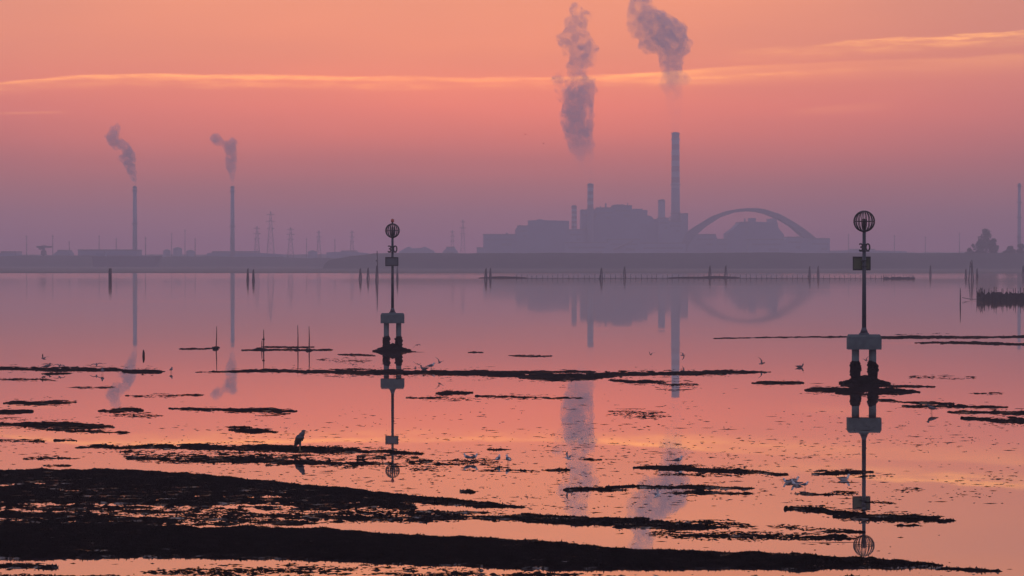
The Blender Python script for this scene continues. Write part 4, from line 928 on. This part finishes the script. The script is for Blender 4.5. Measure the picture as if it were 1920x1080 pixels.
def gull_body_swim(b):
    b.tube([(-.25, 0, .075), (-.17, 0, .055), (-.08, 0, .045), (.04, 0, .045), (.12, 0, .075), (.155, 0, .13), (.165, 0, .165)], [(.012, .008), (.04, .028), (.075, .058), (.08, .062), (.058, .056), (.038, .042), (.034, .034)], 14)
    b.ball((.176, 0, .182), .044, 2, 0, (1.15, .92, .95))
    for s in (-1, 1): b.tube([(.07, s * .068, .075), (-.04, s * .072, .078), (-.16, s * .045, .082), (-.31, s * .010, .098)], [(.012, .034), (.016, .046), (.014, .03), (.006, .009)], 10)
me_swim = bird_mesh(gull_body_swim, lambda c, n: 2 if c.x < -.22 else (1 if c.z > .068 and c.x < .08 and c.z < .13 else 0), [M['gwhite'], M['ggrey'], M['gdark']])
def flyer(up, sweep, fold):
    """wing profile: up = rise of wrist, tip"""
    def f(b):
        b.tube([(-.22, 0, .0), (-.13, 0, .004), (-.03, 0, 0), (.07, 0, 0), (.13, 0, .012), (.165, 0, .02)], [(.05, .006), (.042, .026), (.058, .052), (.056, .052), (.04, .04), (.034, .034)], 14)
        b.ball((.185, 0, .024), .042, 2, 0, (1.15, .92, .95))
        for s in (-1, 1):
            b.tube([(.03, s * .02, .02), (.045, s * .10, .02 + up[0] * .4), (.06, s * (.22 - fold), .02 + up[0]), (.01, s * (.36 - fold * 1.3), .02 + up[0] + (up[1] - up[0]) * .55), (-.08 - sweep, s * (.50 - fold * 1.6), .02 + up[1])],
                   [(.068, .014), (.072, .012), (.064, .010), (.046, .009), (.010, .008)], 12, 0, (0, 0, 1))
    return f
def fly_cls(c, n):
    if abs(c.y) > .34 and c.x < .02 - (abs(c.y) - .3) * .5: return 2
    if abs(c.y) > .055 and n.z > -.15: return 1
    return 0
me_glide = bird_mesh(flyer((.05, .02), .04, .0), fly_cls, [M['gwhite'], M['ggrey'], M['gdark']], .009)
me_up = bird_mesh(flyer((.15, .30), .02, .06), fly_cls, [M['gwhite'], M['ggrey'], M['gdark']], .009)
me_down = bird_mesh(flyer((.04, -.18), .06, .04), fly_cls, [M['gwhite'], M['ggrey'], M['gdark']], .009)
b = MB(); b.tube([(.0, 0, 0), (.03, 0, .001), (.056, 0, -.006)], [.011, .008, .002], 8); me_beak = b.build('beak', M['beak'], None, True); beak_data = me_beak.data; bpy.data.objects.remove(me_beak)
def leg_data(h, web=True):
    b = MB(); b.tube([(-.005, 0, h), (.005, 0, h * .5), (0, 0, .008)], [.008, .006, .006], 6)
    for a in (-.45, 0, .45): b.tube([(0, 0, .006), (.045 * math.cos(a), .045 * math.sin(a), .004)], [.005, .003], 5)
    o = b.build('leg', M['beak']); d = o.data; bpy.data.objects.remove(o); return d
gleg = leg_data(.16)
GULLS = 'small pale gulls on and over the flats'
def child(name, data, parent, loc=(0, 0, 0)):
    o = bpy.data.objects.new(name, data); COL.objects.link(o); o.parent = parent; o.location = loc; return o
def gull(me, px, py, yaw, label, Y=None, scale=1.0, roll=0.0, pitch=0.0, kind='stand'):
    if Y is None: p = ground(px, py); p.z = 0
    else: p = at(px, py, Y)
    o = bpy.data.objects.new('gull', me); COL.objects.link(o); o.location = p; o.rotation_euler = (roll, pitch, yaw); o.scale = (scale,) * 3
    tag(o, label, 'gull', GULLS)
    if kind == 'stand':
        child('beak', beak_data, o, (.19, 0, .308)); child('leg', gleg, o, (.0, .028, -.005)); child('leg', gleg, o, (.01, -.028, -.005))
    elif kind == 'swim': child('beak', beak_data, o, (.222, 0, .178))
    else: child('beak', beak_data, o, (.23, 0, .02))
    return o
def ground_h(px, py, lift=.0): return ground(px, py, lift)
D = math.radians
DK = [mat('gull_silhouette_grey', (.10, .10, .115), .9, .1, .1, 20), M['gdark'], M['gdark']]  # mid-distance gulls: backlit silhouette shade put into darker plumage colours
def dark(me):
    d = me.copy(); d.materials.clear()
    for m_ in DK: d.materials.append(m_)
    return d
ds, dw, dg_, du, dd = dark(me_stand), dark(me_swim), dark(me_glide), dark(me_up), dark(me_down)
# standing and paddling
gull(ds, 88, 694, D(10), 'gull with hunched grey back at the left end of the left weed bar', scale=1.5)
gull(ds, 192, 702, D(100), 'upright dark gull standing in front of the left weed bar', scale=1.4)
gull(ds, 321, 699, D(80), 'lone pale gull standing in water right of the left weed bar', scale=1.2)
gull(ds, 779, 695, D(80), 'small dark upright gull on the long bar right of the lamp topped marker', scale=.9)
gull(dw, 795, 693, D(150), 'dark gull at the left of the small flock beside the lamp topped marker', scale=1.5)
gull(me_stand, 808, 693, D(10), 'whitest plump gull in the middle of the small flock beside the lamp topped marker', scale=1.5)
gull(me_stand, 877, 866, D(160), 'left gull of the touching pair facing away from each other on orange water', scale=.95)
gull(me_stand, 887.5, 866, D(15), 'right gull of the touching pair facing away from each other on orange water', scale=.95)
gull(me_stand, 934, 869, D(70), 'left gull of two upright ones standing apart in the shallows', scale=1.0)
gull(me_stand, 953, 871, D(110), 'right gull of two upright ones standing apart in the shallows', scale=1.1)
gull(me_stand, 1271, 872, D(-20), 'round white gull standing on the dark weed strip below the tallest chimney', scale=1.05)
gull(me_swim, 1477, 905, D(160), 'left gull of the tight group paddling left of the marker reflection', scale=.8)
gull(me_swim, 1490, 902, D(20), 'rear gull in the middle of the tight paddling group', scale=.8)
gull(me_swim, 1493, 909, D(195), 'front gull in the middle of the tight paddling group, head low', scale=.9)
gull(me_stand, 1509, 916, D(-25), 'right gull of the tight group, standing taller with bluish back', scale=.75)
gull(me_swim, 1583, 900, D(15), 'single gull paddling beside a weed strip just left of the marker reflection', scale=1.0)
gull(ds, 1747, 775, D(200), 'gull on the thin weed strips right of the nearer marker', scale=1.4)
gull(dw, 1500, 689, D(5), 'dark gull sitting low on the water left of the nearer marker piles', scale=1.3)
# in flight, low over the water
gull(du, 82, 673, D(150), 'gull flying above the left end of the left weed bar', 215, 1.0, D(18), D(-10), 'fly')
gull(dg_, 112, 686, D(75), 'gull with wings spread landing on the left weed bar', 208, .95, D(8), D(-25), 'fly')
gull(dg_, 181, 684, D(100), 'gull with spread wings alighting near the right half of the left weed bar', 210, 1.0, D(-8), D(-25), 'fly')
gull(dg_, 662, 684, D(80), 'gull flying just over the long bar left of the lamp topped marker', 210, .75, D(5), D(-15), 'fly')
gull(dd, 782, 647, D(60), 'dark gull flying just right of the lamp topped marker piles', 245, .9, D(-15), 0, 'fly')
gull(du, 824, 680, D(60), 'gull with long spread wings at the right of the small flock by the marker', 205, .95, D(20), D(-12), 'fly')
gull(me_up, 1066, 860, D(145), 'gull flying with raised wings across the smoke reflection', 108, .75, D(15), D(-10), 'fly')
gull(me_up, 1232, 930, D(30), 'bluish gull swooping low over weed below the tallest chimney reflection', 84, .65, D(-25), D(-20), 'fly')
gull(du, 1220, 665, D(120), 'small gull in flight left of the tallest chimney reflection', 225, .75, D(10), D(-15), 'fly')
gull(dd, 1280, 666, D(20), 'small dark gull in flight right of the tallest chimney reflection', 225, .85, D(50), 0, 'fly')
gull(du, 1428, 682, D(30), 'gull in flight above the right tip of the long bar', 215, 1.1, D(25), D(-5), 'fly')
gull(du, 1624, 676, D(120), 'gull flying between the two piles of the nearer marker', 200, .8, D(-18), D(-8), 'fly')
gull(dg_, 985, 252, D(40), 'tiny distant bird high in the sky left of the smoke column', 700, 1.0, D(20), 0, 'fly')
gull(dg_, 1019, 269, D(150), 'tiny distant bird in the sky closer to the smoke column', 700, 1.0, D(-15), 0, 'fly')

# heron, hunched, looking right
def heron_body(b):
    b.tube([(-.20, 0, .20), (-.17, 0, .28), (-.12, 0, .40), (-.05, 0, .53), (.02, 0, .66), (.06, 0, .75), (.085, 0, .82)], [(.02, .015), (.06, .05), (.12, .11), (.155, .155), (.15, .15), (.115, .12), (.085, .09)], 14)
    b.tube([(.05, 0, .74), (.10, 0, .80), (.105, 0, .86), (.12, 0, .90)], [(.10, .10), (.085, .09), (.062, .064), (.046, .046)], 12)
    b.tube([(.05, 0, .895), (.12, 0, .912), (.19, 0, .905), (.215, 0, .90)], [(.03, .03), (.05, .05), (.034, .032), (.016, .016)], 12)
    for s in (-1, 1): b.tube([(.05, s * .11, .72), (-.04, s * .145, .60), (-.14, s * .11, .40), (-.22, s * .04, .20)], [(.025, .07), (.03, .11), (.026, .08), (.01, .02)], 10)
    for s in (-1, 1): b.tube([(-.03, s * .05, .46), (-.01, s * .05, .32), (.0, s * .05, .22)], [.06, .035, .018], 8)
me_heron = bird_mesh(heron_body, lambda c, n: 1 if (c.x < -.2 or (abs(c.y) > .07 and c.z < .6)) else (2 if c.z > .90 and c.x < .12 else 0), [M['heron'], M['gdark'], M['gdark']], .011)
hp = ground(563, 846, .05); ho = bpy.data.objects.new('heron', me_heron); COL.objects.link(ho); ho.location = hp; ho.scale = (1.12, 1.2, .93); ho.rotation_euler = (0, 0, D(-12))
tag(ho, 'dark hunched heron standing on the weed bank and looking right', 'heron')
b = MB(); b.tube([(.20, 0, .90), (.27, 0, .888), (.33, 0, .87)], [.018, .012, .002], 8); ob = b.build('beak', M['hbeak'], None, True); ob.parent = ho
for s in (-1, 1):
    b = MB(); b.tube([(0, s * .05, .26), (-.02, s * .05, .15), (.0, s * .05, .0)], [.014, .011, .010], 6)
    for a in (-.5, 0, .5, 3.1): b.tube([(0, s * .05, .008), (.08 * math.cos(a), s * .05 + .08 * math.sin(a), .004)], [.007, .004], 5)
    ob = b.build('leg', M['hbeak']); ob.parent = ho

# ------------------------------------------------------------------ tidy up and render settings
for o in list(sc.objects):
    if '_o' in o: del o['_o']
sc.render.engine = 'CYCLES'
cy = sc.cycles
cy.max_bounces = 6; cy.diffuse_bounces = 1; cy.glossy_bounces = 3; cy.transmission_bounces = 2; cy.volume_bounces = 0; cy.transparent_max_bounces = 8
cy.use_denoising = True; cy.denoiser = 'OPENIMAGEDENOISE'; cy.denoising_prefilter = 'ACCURATE'
cy.use_adaptive_sampling = True; cy.adaptive_threshold = .012
cy.volume_step_rate = 1.0; cy.volume_max_steps = 256
cy.sample_clamp_indirect = 6; cy.caustics_reflective = False; cy.caustics_refractive = False
cy.pixel_filter_type = 'BLACKMAN_HARRIS'; cy.filter_width = 1.5
vs_ = sc.view_settings; vs_.view_transform = 'Standard'; vs_.look = 'None'; vs_.exposure = 0; vs_.gamma = 1; vs_.use_curve_mapping = False
